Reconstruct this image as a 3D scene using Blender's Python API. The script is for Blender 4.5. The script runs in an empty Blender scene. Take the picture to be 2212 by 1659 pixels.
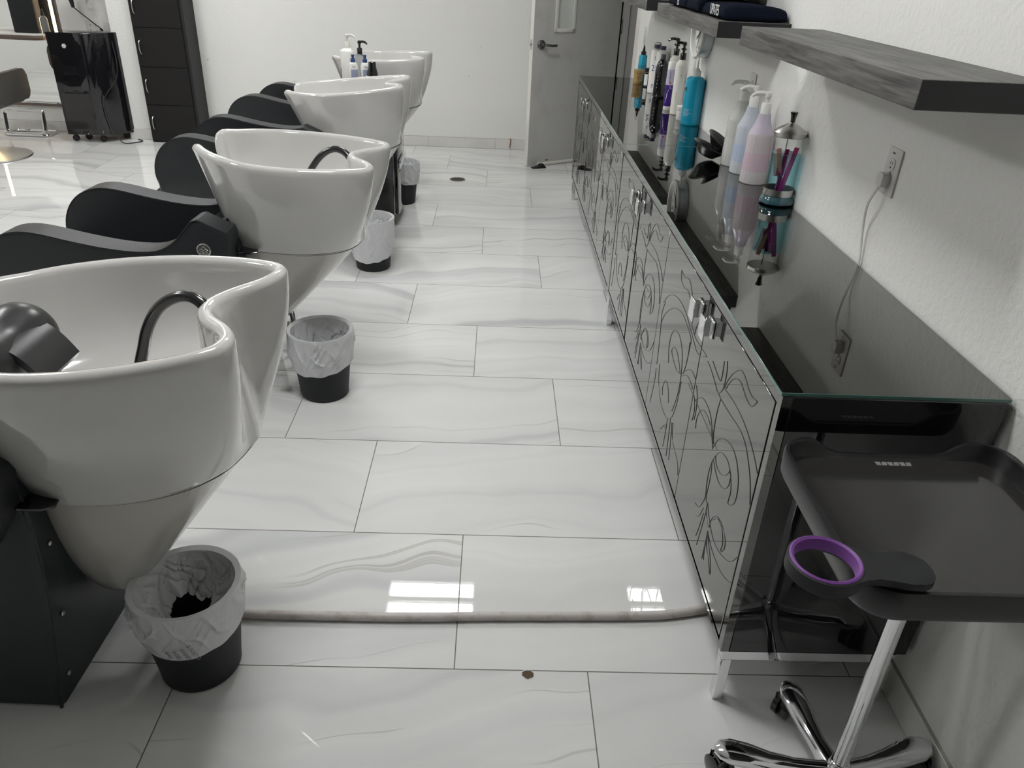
import bpy, bmesh, math, random
from mathutils import Vector, Matrix, Euler, noise
random.seed(7)
S = bpy.context.scene
COL = S.collection
PI = math.pi

# ------------------------------------------------------------------ camera, world, exposure
def make_camera():
    yaw, pitch, roll = math.radians(1.9747), math.radians(29.1072), math.radians(-2.7152)
    cam = bpy.data.cameras.new('camera')
    cam.sensor_fit = 'HORIZONTAL'; cam.sensor_width = 36.0
    cam.lens = 36.0 * 1660.96 / 2212.0
    cam.clip_start = 0.02; cam.clip_end = 60
    o = bpy.data.objects.new('camera', cam); COL.objects.link(o)
    fwd = Vector((math.sin(yaw)*math.cos(pitch), math.cos(yaw)*math.cos(pitch), -math.sin(pitch)))
    right = Vector((math.cos(yaw), -math.sin(yaw), 0))
    down = fwd.cross(right)
    cr, sr = math.cos(roll), math.sin(roll)
    x = right*cr + down*sr
    y = down*cr - right*sr
    m = Matrix((x, -y, -fwd)).transposed().to_4x4()
    m.translation = Vector((0, 0, 1.5602))
    o.matrix_world = m
    S.camera = o
make_camera()
w = bpy.data.worlds.new('world'); S.world = w; w.use_nodes = True
w.node_tree.nodes['Background'].inputs['Color'].default_value = (0.9, 0.95, 1, 1)
w.node_tree.nodes['Background'].inputs['Strength'].default_value = 0.05
S.view_settings.view_transform = 'Standard'; S.view_settings.look = 'None'
S.view_settings.exposure = 0.0; S.view_settings.gamma = 1.0
S.view_settings.use_curve_mapping = False
LAMP = 54.0            # radiance of the ceiling lamp lenses

# ------------------------------------------------------------------ materials
def mat(name, col=(0.8,0.8,0.8), rough=0.5, metal=0.0, spec=0.5, coat=0.0, trans=0.0, ior=1.5, emit=None, estr=0.0, alpha=1.0, coatrough=0.05):
    m = bpy.data.materials.new(name); m.use_nodes = True
    b = m.node_tree.nodes['Principled BSDF']; I = b.inputs
    I['Base Color'].default_value = (*col, 1); I['Roughness'].default_value = rough
    I['Metallic'].default_value = metal; I['Specular IOR Level'].default_value = spec
    I['Coat Weight'].default_value = coat; I['Coat Roughness'].default_value = coatrough
    I['Transmission Weight'].default_value = trans; I['IOR'].default_value = ior
    I['Alpha'].default_value = alpha
    if emit:
        I['Emission Color'].default_value = (*emit, 1); I['Emission Strength'].default_value = estr
    return m
class NT:
    def __init__(s, m): s.t = m.node_tree; s.b = s.t.nodes['Principled BSDF']
    def n(s, typ, **kw):
        x = s.t.nodes.new(typ)
        for k, v in kw.items(): setattr(x, k, v)
        return x
    def l(s, a, b): s.t.links.new(a, b)
    def math(s, op, a, b=None, c=None):
        x = s.n('ShaderNodeMath', operation=op)
        for i, v in enumerate((a, b, c)):
            if v is None: continue
            if isinstance(v, (int, float)): x.inputs[i].default_value = v
            else: s.l(v, x.inputs[i])
        return x.outputs[0]
    def ramp(s, fac, stops):
        x = s.n('ShaderNodeValToRGB')
        e = x.color_ramp.elements
        while len(e) < len(stops): e.new(0.5)
        for i, (p, c) in enumerate(stops):
            e[i].position = p; e[i].color = (*c, 1) if len(c) == 3 else c
        s.l(fac, x.inputs[0]); return x.outputs[0]
    def mix(s, fac, a, b, typ='MIX'):
        x = s.n('ShaderNodeMix', data_type='RGBA', blend_type=typ)
        for i, v in ((0, fac), (6, a), (7, b)):
            if isinstance(v, (int, float)): x.inputs[i].default_value = v
            elif isinstance(v, tuple): x.inputs[i].default_value = (*v, 1)
            else: s.l(v, x.inputs[i])
        return x.outputs[2]
    def noise(s, vec, scale, detail=2, rough=0.5, dist=0.0):
        x = s.n('ShaderNodeTexNoise'); x.inputs['Scale'].default_value = scale
        x.inputs['Detail'].default_value = detail; x.inputs['Roughness'].default_value = rough
        x.inputs['Distortion'].default_value = dist
        if vec is not None: s.l(vec, x.inputs['Vector'])
        return x
    def bump(s, h, strength, dist=0.01):
        x = s.n('ShaderNodeBump'); x.inputs['Strength'].default_value = strength; x.inputs['Distance'].default_value = dist
        s.l(h, x.inputs['Height']); s.l(x.outputs[0], s.b.inputs['Normal'])

TD, TW, TY0, TX0 = 0.50833, 1.0017, 1.3305, -0.0647
def floor_material():
    m = mat('polished_stone_tile', (0.7,0.7,0.68), 0.06); t = NT(m)
    geo = t.n('ShaderNodeNewGeometry'); sep = t.n('ShaderNodeSeparateXYZ'); t.l(geo.outputs['Position'], sep.inputs[0])
    ry = t.math('DIVIDE', t.math('SUBTRACT', sep.outputs[1], TY0), TD)
    j = t.math('FLOOR', ry); fy = t.math('SUBTRACT', ry, j)
    rx = t.math('ADD', t.math('DIVIDE', t.math('SUBTRACT', sep.outputs[0], TX0), TW), t.math('MULTIPLY', j, 1/3.0))
    i = t.math('FLOOR', rx); fx = t.math('SUBTRACT', rx, i)
    # distance to the joint in metres
    dx = t.math('MULTIPLY', t.math('MINIMUM', fx, t.math('SUBTRACT', 1.0, fx)), TW)
    dy = t.math('MULTIPLY', t.math('MINIMUM', fy, t.math('SUBTRACT', 1.0, fy)), TD)
    d = t.math('MINIMUM', dx, dy)
    grout = t.math('LESS_THAN', d, 0.0015)
    # tile-local coordinate with a random offset and mirroring
    cell = t.n('ShaderNodeCombineXYZ'); t.l(i, cell.inputs[0]); t.l(j, cell.inputs[1])
    wn = t.n('ShaderNodeTexWhiteNoise', noise_dimensions='3D'); t.l(cell.outputs[0], wn.inputs['Vector'])
    sc = t.n('ShaderNodeSeparateColor'); t.l(wn.outputs['Color'], sc.inputs[0])
    flip = t.math('SUBTRACT', t.math('MULTIPLY', t.math('GREATER_THAN', sc.outputs[0], 0.68), 2.0), 1.0)
    lx = t.math('MULTIPLY', t.math('MULTIPLY', t.math('SUBTRACT', fx, 0.5), TW), flip)
    ly = t.math('MULTIPLY', t.math('SUBTRACT', fy, 0.5), TD)
    tc = t.n('ShaderNodeCombineXYZ'); t.l(lx, tc.inputs[0]); t.l(ly, tc.inputs[1])
    t.l(t.math('MULTIPLY', wn.outputs['Value'], 37.0), tc.inputs[2])
    P = tc.outputs[0]
    warp = t.noise(P, 1.6, 2, 0.5)
    # slanting, gently curved strata:  s = y + 0.3x + bend
    strat = t.math('ADD', t.math('ADD', ly, t.math('MULTIPLY', lx, 0.22)), t.math('MULTIPLY', t.math('MULTIPLY', lx, lx), t.math('SUBTRACT', t.math('MULTIPLY', sc.outputs[1], 1.0), 0.35)))
    strat = t.math('ADD', strat, t.math('MULTIPLY', t.math('SUBTRACT', warp.outputs[0], 0.5), 0.45))
    strat = t.math('ADD', strat, t.math('MULTIPLY', sc.outputs[2], 7.0))
    sv = t.n('ShaderNodeCombineXYZ'); t.l(strat, sv.inputs[0]); t.l(t.math('MULTIPLY', wn.outputs['Value'], 9.0), sv.inputs[1])
    broad = t.noise(sv.outputs[0], 5.0, 2, 0.5)
    fine = t.noise(sv.outputs[0], 34.0, 3, 0.6)
    patch = t.noise(P, 2.1, 2, 0.5)
    c0 = t.ramp(broad.outputs[0], [(0.30,(0.56,0.57,0.575)), (0.42,(0.72,0.72,0.71)), (0.60,(0.775,0.775,0.76)), (0.72,(0.65,0.655,0.66))])
    lines = t.ramp(fine.outputs[0], [(0.0,(0,0,0)), (0.60,(0,0,0)), (0.66,(1,1,1)), (0.72,(0.1,0.1,0.1))])
    lmask = t.math('MULTIPLY', t.ramp(patch.outputs[0], [(0.44,(0,0,0)), (0.54,(1,1,1))]), lines)
    c1 = t.mix(t.math('MULTIPLY', lmask, 0.8), c0, (0.50,0.485,0.45))
    gr = t.n('ShaderNodeTexNoise'); gr.inputs['Scale'].default_value = 60; t.l(geo.outputs['Position'], gr.inputs['Vector'])
    c2 = t.mix(0.03, c1, gr.outputs['Color'], 'OVERLAY')
    gcol = t.mix(t.math('LESS_THAN', dy, 0.0015), (0.16,0.145,0.12), (0.12,0.11,0.095))
    c3 = t.mix(grout, c2, gcol)
    t.l(c3, t.b.inputs['Base Color'])
    t.l(t.math('ADD', t.math('MULTIPLY', grout, 0.6), 0.014), t.b.inputs['Roughness'])
    # tiles are never perfectly flat: long soft ripple, plus the groove
    rip = t.noise(geo.outputs['Position'], 7.0, 1, 0.4)
    h = t.math('SUBTRACT', t.math('MULTIPLY', rip.outputs[0], 0.35), t.math('MULTIPLY', grout, 0.8))
    t.bump(h, 0.035, 0.004)
    return m
def wall_material(name, col):
    m = mat(name, col, 0.7, spec=0.3); t = NT(m)
    geo = t.n('ShaderNodeNewGeometry')
    a = t.noise(geo.outputs['Position'], 55, 3, 0.55); b = t.noise(geo.outputs['Position'], 140, 2, 0.6)
    h = t.math('ADD', t.ramp(a.outputs[0], [(0.42,(0,0,0)), (0.6,(1,1,1))]), t.math('MULTIPLY', b.outputs[0], 0.5))
    t.bump(h, 0.28, 0.003)
    sp = t.noise(geo.outputs['Position'], 22, 1, 0.5)
    f = t.ramp(sp.outputs[0], [(0.0,(1,1,1)), (0.17,(1,1,1)), (0.18,(0,0,0))])
    t.l(t.mix(t.math('MULTIPLY', f, 0.5), col, (0.45,0.44,0.42)), t.b.inputs['Base Color'])
    return m
def wood_material(name, dark, light, scale=1.0):
    m = mat(name, dark, 0.5, spec=0.35); t = NT(m)
    geo = t.n('ShaderNodeNewGeometry')
    mp = t.n('ShaderNodeMapping'); mp.inputs['Scale'].default_value = (38*scale, 2.2*scale, 38*scale); t.l(geo.outputs['Position'], mp.inputs[0])
    a = t.noise(mp.outputs[0], 2.2, 6, 0.62, 0.6)
    mp2 = t.n('ShaderNodeMapping'); mp2.inputs['Scale'].default_value = (9, 1.2, 9); t.l(geo.outputs['Position'], mp2.inputs[0])
    b = t.noise(mp2.outputs[0], 2.0, 2, 0.5, 0.8)
    f = t.math('ADD', t.math('MULTIPLY', a.outputs[0], 0.7), t.math('MULTIPLY', b.outputs[0], 0.3))
    t.l(t.ramp(f, [(0.38, dark), (0.62, light)]), t.b.inputs['Base Color'])
    t.bump(a.outputs[0], 0.08, 0.002)
    return m
def grain(m, scale=300, strength=0.15, dist=0.001):
    t = NT(m); geo = t.n('ShaderNodeNewGeometry'); a = t.noise(geo.outputs['Position'], scale, 2, 0.6); t.bump(a.outputs[0], strength, dist); return m
def smudge(m, col2, scale=6, lo=0.45, hi=0.75):
    t = NT(m); geo = t.n('ShaderNodeNewGeometry'); a = t.noise(geo.outputs['Position'], scale, 4, 0.6)
    c = tuple(t.b.inputs['Base Color'].default_value)[:3]
    t.l(t.ramp(a.outputs[0], [(lo, c), (hi, col2)]), t.b.inputs['Base Color']); return m

M = {}
M['floor'] = floor_material()
M['wall'] = wall_material('textured_white_paint', (0.82,0.815,0.79))
M['darkwall'] = mat('darkened_unseen_wall', (0.035,0.037,0.042), 0.25)  # unseen front wall, coloured near-black to dim the reflections of that side
M['ceiling'] = mat('white_ceiling_paint', (0.8,0.8,0.79), 0.8)
M['basetile'] = smudge(mat('pale_skirting_tile', (0.72,0.71,0.68), 0.2), (0.63,0.62,0.6), 4)
M['grime'] = mat('dark_grout', (0.42,0.40,0.36), 0.8)
M['ceramic'] = mat('glazed_ceramic', (0.60,0.59,0.57), 0.12, coat=1.0, coatrough=0.012)
M['shell'] = mat('glossy_bowl_shell', (0.53,0.51,0.47), 0.2, coat=0.7, coatrough=0.03)
M['vinyl'] = grain(mat('black_vinyl', (0.018,0.0195,0.022), 0.48, spec=0.45), 420, 0.12)
M['vinyl_blue'] = grain(mat('slate_vinyl', (0.023,0.028,0.032), 0.5, spec=0.4), 420, 0.12)
M['gel'] = mat('black_gel_rubber', (0.02,0.02,0.021), 0.3, spec=0.5)
M['blackplastic'] = grain(mat('black_plastic', (0.008,0.008,0.0095), 0.38), 500, 0.08)
M['matteblack'] = grain(mat('matte_black_plastic', (0.010,0.011,0.013), 0.55, spec=0.4), 500, 0.1)
M['glossblack'] = mat('gloss_black_panel', (0.008,0.008,0.010), 0.03, spec=0.6, coat=0.3)
M['chrome'] = mat('chrome', (0.78,0.79,0.8), 0.07, metal=1.0)
M['satin'] = mat('brushed_steel', (0.55,0.54,0.52), 0.28, metal=1.0)
M['darkmirror'] = mat('smoked_mirror_glass', (0.205,0.205,0.198), 0.012, metal=1.0)
M['groove'] = mat('etched_groove', (0.02,0.02,0.02), 0.3)
M['glassedge'] = mat('green_glass_edge', (0.08,0.17,0.15), 0.1, coat=0.4)
M['shelfwood'] = wood_material('charcoal_wood_laminate', (0.036,0.035,0.034), (0.155,0.149,0.141))
M['shelfend'] = mat('black_laminate_edge', (0.012,0.012,0.014), 0.5)
M['white_plastic'] = mat('white_plastic', (0.78,0.77,0.745), 0.3)
M['offwhite'] = mat('warm_white_plastic', (0.72,0.70,0.65), 0.35)
M['ivory'] = mat('pale_outlet_plastic', (0.66,0.64,0.62), 0.35)
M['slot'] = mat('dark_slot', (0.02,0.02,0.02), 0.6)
M['teal'] = mat('turquoise_plastic', (0.0,0.29,0.44), 0.28, coat=0.2)
M['tealdark'] = mat('translucent_teal', (0.02,0.20,0.29), 0.18)
M['navy'] = mat('navy_cap', (0.012,0.018,0.07), 0.3)
M['purple'] = mat('deep_purple_label', (0.045,0.01,0.19), 0.35)
M['lilac'] = mat('lilac_label', (0.52,0.50,0.64), 0.35)
M['ringpurple'] = mat('violet_rubber', (0.17,0.045,0.26), 0.5)
M['red'] = mat('red_mark', (0.5,0.02,0.04), 0.4)
M['amber'] = mat('tan_translucent', (0.36,0.235,0.09), 0.25, coat=0.3)
M['gold'] = mat('gold_band', (0.55,0.38,0.12), 0.3, metal=1)
M['greycap'] = mat('grey_translucent_cap', (0.05,0.05,0.06), 0.25)
M['clearplastic'] = mat('clear_plastic', (0.92,0.94,0.95), 0.08, trans=0.9, ior=1.2)
M['towel'] = grain(mat('navy_terry', (0.006,0.009,0.02), 0.95, spec=0.1), 900, 0.8, 0.004)
M['thread'] = mat('white_thread', (0.75,0.75,0.75), 0.8)
M['ink'] = mat('black_ink', (0.02,0.02,0.02), 0.6)
M['blueink'] = mat('blue_ink', (0.03,0.05,0.22), 0.6)
M['greyink'] = mat('grey_ink', (0.25,0.25,0.25), 0.6)
M['doorpaint'] = smudge(mat('grey_door_paint', (0.50,0.495,0.475), 0.45), (0.42,0.415,0.395), 5, 0.5, 0.78)
M['dooredge'] = mat('white_door_edge', (0.72,0.70,0.66), 0.5)
M['framegrey'] = mat('grey_frame_paint', (0.35,0.345,0.33), 0.45)
M['window_frame'] = mat('white_frame_paint', (0.68,0.67,0.63), 0.45)
M['frosted'] = mat('frosted_pane', (0.62,0.64,0.61), 0.12, spec=0.5)
M['hose'] = smudge(mat('white_hose', (0.6,0.56,0.54), 0.5), (0.36,0.30,0.25), 22, 0.5, 0.8)
M['taupe'] = grain(mat('taupe_leather', (0.055,0.05,0.045), 0.45), 300, 0.15)
M['mirror'] = mat('silver_mirror', (0.88,0.89,0.88), 0.004, metal=1)
M['bronze'] = mat('bronze_trim', (0.2,0.16,0.14), 0.3, metal=0.9)
M['led'] = mat('warm_led_strip', (1,0.9,0.75), 0.5, emit=(1.0,0.72,0.42), estr=14)
M['led_off'] = mat('lamp_frame_white', (0.8,0.8,0.8), 0.5)
M['lens'] = mat('lamp_lens', (0.9,0.9,0.9), 0.5, emit=(0.985,0.992,0.985), estr=LAMP)
M['cabwood'] = grain(mat('espresso_laminate', (0.010,0.0088,0.0088), 0.55, spec=0.3), 200, 0.1)
M['cabside'] = grain(mat('charcoal_laminate', (0.022,0.022,0.0235), 0.55, spec=0.3), 200, 0.1)
M['brass'] = mat('tarnished_brass', (0.23,0.2,0.14), 0.45, metal=0.7)
M['hole'] = mat('rusty_hole', (0.09,0.06,0.035), 0.8)
M['rust'] = mat('rusty_spring', (0.24,0.13,0.07), 0.6, metal=0.4)
M['greyclock'] = mat('silver_clock_case', (0.50,0.53,0.55), 0.28, metal=0.6)
M['dial'] = mat('clock_dial', (0.72,0.72,0.70), 0.4)
M['crystal'] = mat('cut_crystal', (0.85,0.88,0.92), 0.05, metal=0.8)
def liner_material():
    m = bpy.data.materials.new('thin_white_bag'); m.use_nodes = True; t = m.node_tree
    out = t.nodes['Material Output']; b = t.nodes['Principled BSDF']
    b.inputs['Base Color'].default_value = (0.88,0.89,0.90,1); b.inputs['Roughness'].default_value = 0.25
    tr = t.nodes.new('ShaderNodeBsdfTranslucent'); tr.inputs[0].default_value = (0.8,0.81,0.82,1)
    tp = t.nodes.new('ShaderNodeBsdfTransparent')
    m1 = t.nodes.new('ShaderNodeMixShader'); m1.inputs[0].default_value = 0.2
    m2 = t.nodes.new('ShaderNodeMixShader'); m2.inputs[0].default_value = 0.04
    t.links.new(b.outputs[0], m1.inputs[1]); t.links.new(tr.outputs[0], m1.inputs[2])
    t.links.new(m1.outputs[0], m2.inputs[1]); t.links.new(tp.outputs[0], m2.inputs[2]); t.links.new(m2.outputs[0], out.inputs[0])
    return m
M['liner'] = liner_material()
def milky(name, col, transl=0.35):
    m = bpy.data.materials.new(name); m.use_nodes = True; t = m.node_tree
    out = t.nodes['Material Output']; b = t.nodes['Principled BSDF']
    b.inputs['Base Color'].default_value = (*col,1); b.inputs['Roughness'].default_value = 0.22
    tr = t.nodes.new('ShaderNodeBsdfTranslucent'); tr.inputs[0].default_value = (*col,1)
    m1 = t.nodes.new('ShaderNodeMixShader'); m1.inputs[0].default_value = transl
    t.links.new(b.outputs[0], m1.inputs[1]); t.links.new(tr.outputs[0], m1.inputs[2]); t.links.new(m1.outputs[0], out.inputs[0])
    return m
def tinted(name, col, rough=0.02, mixf=0.72):
    """thin clear wall: mostly see-through with a glossy skin"""
    m = bpy.data.materials.new(name); m.use_nodes = True; t = m.node_tree
    out = t.nodes['Material Output']; t.nodes.remove(t.nodes['Principled BSDF'])
    tp = t.nodes.new('ShaderNodeBsdfTransparent'); tp.inputs[0].default_value = (*col,1)
    gl = t.nodes.new('ShaderNodeBsdfGlossy'); gl.inputs['Roughness'].default_value = rough
    fr = t.nodes.new('ShaderNodeLayerWeight'); fr.inputs[0].default_value = 0.5
    pw = t.nodes.new('ShaderNodeMath'); pw.operation = 'POWER'; pw.inputs[1].default_value = 3.5; t.links.new(fr.outputs['Facing'], pw.inputs[0])
    ad = t.nodes.new('ShaderNodeMath'); ad.operation = 'MULTIPLY_ADD'; ad.inputs[1].default_value = 0.55; ad.inputs[2].default_value = 0.03; t.links.new(pw.outputs[0], ad.inputs[0])
    mx = t.nodes.new('ShaderNodeMixShader')
    t.links.new(ad.outputs[0], mx.inputs[0]); t.links.new(tp.outputs[0], mx.inputs[1]); t.links.new(gl.outputs[0], mx.inputs[2])
    t.links.new(mx.outputs[0], out.inputs[0]); return m
M['jarglass'] = tinted('clear_jar_glass', (0.95,0.965,0.96))
M['jarliquid'] = tinted('blue_disinfectant', (0.62,0.86,0.90))
M['jarbase'] = mat('thick_teal_glass', (0.03,0.09,0.11), 0.04, spec=0.6, coat=0.4)

# ------------------------------------------------------------------ mesh helpers
def setprops(o, label=None, cat=None, group=None, kind=None):
    if label: o['label'] = label
    if cat: o['category'] = cat
    if group: o['group'] = group
    if kind: o['kind'] = kind
    return o
def empty(name, label, cat, loc=(0,0,0), rz=0.0, group=None):
    o = bpy.data.objects.new(name, None); COL.objects.link(o); o.empty_display_size = 0.05
    o.location = loc; o.rotation_euler = (0,0,rz)
    return setprops(o, label, cat, group)
class MB:
    def __init__(s): s.bm = bmesh.new()
    def box(s, x0, x1, y0, y1, z0, z1, mi=0, bev=0.0, seg=2):
        r = bmesh.ops.create_cube(s.bm, size=1.0); vs = r['verts']
        for v in vs:
            v.co = Vector(((x0+x1)/2 + v.co.x*(x1-x0), (y0+y1)/2 + v.co.y*(y1-y0), (z0+z1)/2 + v.co.z*(z1-z0)))
        fs = set(f for v in vs for f in v.link_faces)
        for f in fs: f.material_index = mi
        if bev > 0:
            es = list(set(e for v in vs for e in v.link_edges))
            bmesh.ops.bevel(s.bm, geom=es, offset=bev, segments=seg, profile=0.5, affect='EDGES', clamp_overlap=True, material=-1)
        return vs
    def obox(s, c, ax, ay, az, mi=0, bev=0.0):
        """box from centre and three half-axis vectors"""
        c, ax, ay, az = Vector(c), Vector(ax), Vector(ay), Vector(az)
        r = bmesh.ops.create_cube(s.bm, size=2.0); vs = r['verts']
        for v in vs: v.co = c + ax*v.co.x + ay*v.co.y + az*v.co.z
        fs = list(set(f for v in vs for f in v.link_faces))
        for f in fs: f.material_index = mi
        if ax.cross(ay).dot(az) < 0: bmesh.ops.reverse_faces(s.bm, faces=fs)
        if bev > 0:
            es = list(set(e for v in vs for e in v.link_edges))
            bmesh.ops.bevel(s.bm, geom=es, offset=bev, segments=2, profile=0.5, affect='EDGES', clamp_overlap=True, material=-1)
    def rings(s, rings, mi=0, closed=True, cap0=True, cap1=True, mis=None):
        R = [[s.bm.verts.new(p) for p in r] for r in rings]
        n = len(R[0])
        for k in range(len(R)-1):
            for i in range(n if closed else n-1):
                a, b = R[k][i], R[k][(i+1) % n]; c, d = R[k+1][(i+1) % n], R[k+1][i]
                try:
                    f = s.bm.faces.new((a, b, c, d)); f.material_index = mis[k] if mis else mi
                except ValueError: pass
        for flag, r, rev, kk in ((cap0, R[0], True, 0), (cap1, R[-1], False, -1)):
            if flag:
                f = s.bm.faces.new(list(reversed(r)) if rev else r); f.material_index = mis[kk] if mis else mi
        return R
    def lathe(s, prof, seg=32, c=(0,0,0), mi=0, axis='z', cap0=True, cap1=True, mis=None, rib=None, a0=0.0):
        rings = []
        for k, (r, z) in enumerate(prof):
            ring = []
            for i in range(seg):
                a = a0 + 2*PI*i/seg
                rr = r*(1+rib[1]*math.cos(rib[0]*a)) if rib and rib[2] <= z <= rib[3] else r
                rr = max(rr, 1e-5)
                if axis == 'z': p = (c[0]+rr*math.cos(a), c[1]+rr*math.sin(a), c[2]+z)
                elif axis == 'x': p = (c[0]+z, c[1]+rr*math.cos(a), c[2]+rr*math.sin(a))
                else: p = (c[0]+rr*math.sin(a), c[1]+z, c[2]+rr*math.cos(a))
                ring.append(p)
            rings.append(ring)
        return s.rings(rings, mi, True, cap0, cap1, mis)
    def tube(s, pts, r, seg=10, mi=0, caps=True, closed=False):
        pts = [Vector(p) for p in pts]; n = len(pts)
        rad = r if isinstance(r, (list, tuple)) else [r]*n
        T = []
        for i in range(n):
            if closed: t = pts[(i+1) % n]-pts[i-1]
            else: t = pts[min(i+1, n-1)]-pts[max(i-1, 0)]
            T.append(t.normalized() if t.length > 1e-9 else Vector((0,0,1)))
        u = Vector((0,0,1)) if abs(T[0].z) < 0.9 else Vector((1,0,0))
        u = (u - T[0]*u.dot(T[0])).normalized(); rings = []
        for i in range(n):
            u = (u - T[i]*u.dot(T[i])).normalized(); v = T[i].cross(u)
            rings.append([pts[i] + (u*math.cos(2*PI*k/seg) + v*math.sin(2*PI*k/seg))*rad[i] for k in range(seg)])
        if closed: rings.append(rings[0])
        return s.rings(rings, mi, True, caps and not closed, caps and not closed)
    def prism(s, outline, z0, z1, mi=0, axis='z', bev=0.0, seg=2):
        """closed outline extruded; axis z: (x,y); axis y: (x,z) extruded in y; axis x: (y,z) extruded in x"""
        def P(p, h):
            return {'z': (p[0], p[1], h), 'y': (p[0], h, p[1]), 'x': (h, p[0], p[1])}[axis]
        R = s.rings([[P(p, z0) for p in outline], [P(p, z1) for p in outline]], mi)
        if bev > 0:
            rim = []
            for ring in R:
                for i in range(len(ring)):
                    e = s.bm.edges.get((ring[i], ring[(i+1) % len(ring)]))
                    if e: rim.append(e)
            bmesh.ops.bevel(s.bm, geom=rim, offset=bev, segments=seg, profile=0.5, affect='EDGES', clamp_overlap=True, material=-1)
    def patch(s, c, r, z0, z1, a0, a1, mi=0, n=10, thick=0.0006):
        rings = []
        for (rr) in (r+thick*0.2, r+thick):
            pass
        A = [a0+(a1-a0)*i/n for i in range(n+1)]
        lo = [(c[0]+(r+thick)*math.cos(a), c[1]+(r+thick)*math.sin(a), c[2]+z0) for a in A]
        hi = [(c[0]+(r+thick)*math.cos(a), c[1]+(r+thick)*math.sin(a), c[2]+z1) for a in A]
        s.rings([lo, hi], mi, closed=False, cap0=False, cap1=False)
    def sphere(s, c, r, mi=0, sc=(1,1,1), u=16, v=10):
        res = bmesh.ops.create_uvsphere(s.bm, u_segments=u, v_segments=v, radius=1.0)
        for vert in res['verts']: vert.co = Vector((c[0]+vert.co.x*r*sc[0], c[1]+vert.co.y*r*sc[1], c[2]+vert.co.z*r*sc[2]))
        for f in set(f for q in res['verts'] for f in q.link_faces): f.material_index = mi
    def build(s, name, mats, parent=None, smooth=40, sub=0, fix=True):
        if fix: bmesh.ops.recalc_face_normals(s.bm, faces=s.bm.faces[:])
        me = bpy.data.meshes.new(name)
        lim = math.radians(smooth)
        for f in s.bm.faces: f.smooth = True
        for e in s.bm.edges:
            e.smooth = not (len(e.link_faces) == 2 and e.calc_face_angle(0) > lim)
        s.bm.to_mesh(me); s.bm.free()
        for m in (mats if isinstance(mats, (list, tuple)) else [mats]): me.materials.append(M[m] if isinstance(m, str) else m)
        o = bpy.data.objects.new(name, me); COL.objects.link(o)
        if parent: o.parent = parent
        if sub:
            md = o.modifiers.new('subdivision', 'SUBSURF'); md.levels = sub; md.render_levels = sub
        return o
def text(name, body, size, material, parent, loc, rot, label=None, extrude=0.0003, align='CENTER', shear=0.0, sx=1.0):
    c = bpy.data.curves.new(name+'_curve', 'FONT'); c.body = body; c.size = size; c.extrude = extrude; c.align_x = align; c.align_y = 'CENTER'; c.shear = shear
    tmp = bpy.data.objects.new('tmp', c); COL.objects.link(tmp)
    me = bpy.data.meshes.new_from_object(tmp.evaluated_get(bpy.context.evaluated_depsgraph_get()))
    bpy.data.objects.remove(tmp); bpy.data.curves.remove(c)
    me.name = name; me.materials.clear(); me.materials.append(M[material])
    o = bpy.data.objects.new(name, me); COL.objects.link(o)
    o.parent = parent; o.location = loc; o.rotation_euler = rot; o.scale = (sx, 1, 1)
    if label: o['label'] = label
    return o
def copy_tree(o, parent=None):
    c = o.copy(); COL.objects.link(c); c.parent = parent
    for ch in list(o.children): copy_tree(ch, c)
    return c
def smoothpath(pts, n=8, closed=False):
    P = [Vector(p) for p in pts]; out = []; N = len(P)
    rng = range(N) if closed else range(N-1)
    for i in rng:
        p0 = P[i-1] if (closed or i > 0) else P[i]; p1 = P[i]; p2 = P[(i+1) % N]
        p3 = P[(i+2) % N] if (closed or i+2 < N) else P[(i+1) % N]
        for k in range(n):
            t = k/n
            out.append(0.5*((2*p1)+(p2-p0)*t+(2*p0-5*p1+4*p2-p3)*t*t+(3*p1-p0-3*p2+p3)*t*t*t))
    if not closed: out.append(P[-1])
    return out
def rrect(x0, x1, y0, y1, r, n=6):
    out = []
    for cx, cy, a in ((x1-r,y1-r,0), (x0+r,y1-r,90), (x0+r,y0+r,180), (x1-r,y0+r,270)):
        for i in range(n+1):
            t = math.radians(a+90*i/n); out.append((cx+r*math.cos(t), cy+r*math.sin(t)))
    return out

# ------------------------------------------------------------------ room shell
XR, YF, ZC = 1.012, 7.24, 3.0
XL, YB = -6.0, -3.2
def struct(mb, name, mats, parent=None, **kw):
    o = mb.build(name, mats, parent, **kw)
    if parent is None: o['kind'] = 'structure'
    return o
b = MB(); b.box(XL-0.2, 2.4, YB-0.2, YF+0.3, -0.1, 0.0); struct(b, 'floor', 'floor')
b = MB(); b.box(XL-0.2, 2.4, YB-0.2, YF+0.3, ZC, ZC+0.1); struct(b, 'ceiling', 'ceiling')
b = MB(); b.box(XL-0.2, 2.4, YF, YF+0.15, 0, ZC); b.box(-3.235, -3.035, 7.06, YF, 0, ZC); struct(b, 'wall_back', 'wall')
b = MB(); b.box(XL-0.15, XL, YB, YF, 0, ZC); struct(b, 'wall_left', 'wall')
b = MB(); b.box(XL, 2.4, YB-0.15, YB, 0, ZC); struct(b, 'wall_front', 'darkwall')
DY0, DY1, DH = 6.17, 7.08, 2.10     # doorway in the right wall
b = MB(); b.box(XR, XR+0.12, YB, DY0, 0, ZC); b.box(XR, XR+0.12, DY1, YF, 0, ZC); b.box(XR, XR+0.12, DY0, DY1, DH, ZC)
struct(b, 'wall_right', 'wall')
b = MB(); b.box(2.25, 2.4, 5.0, YF, 0, ZC); b.box(XR+0.12, 2.4, 4.9, 5.0, 0, ZC); struct(b, 'wall_passage', 'wall')
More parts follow.
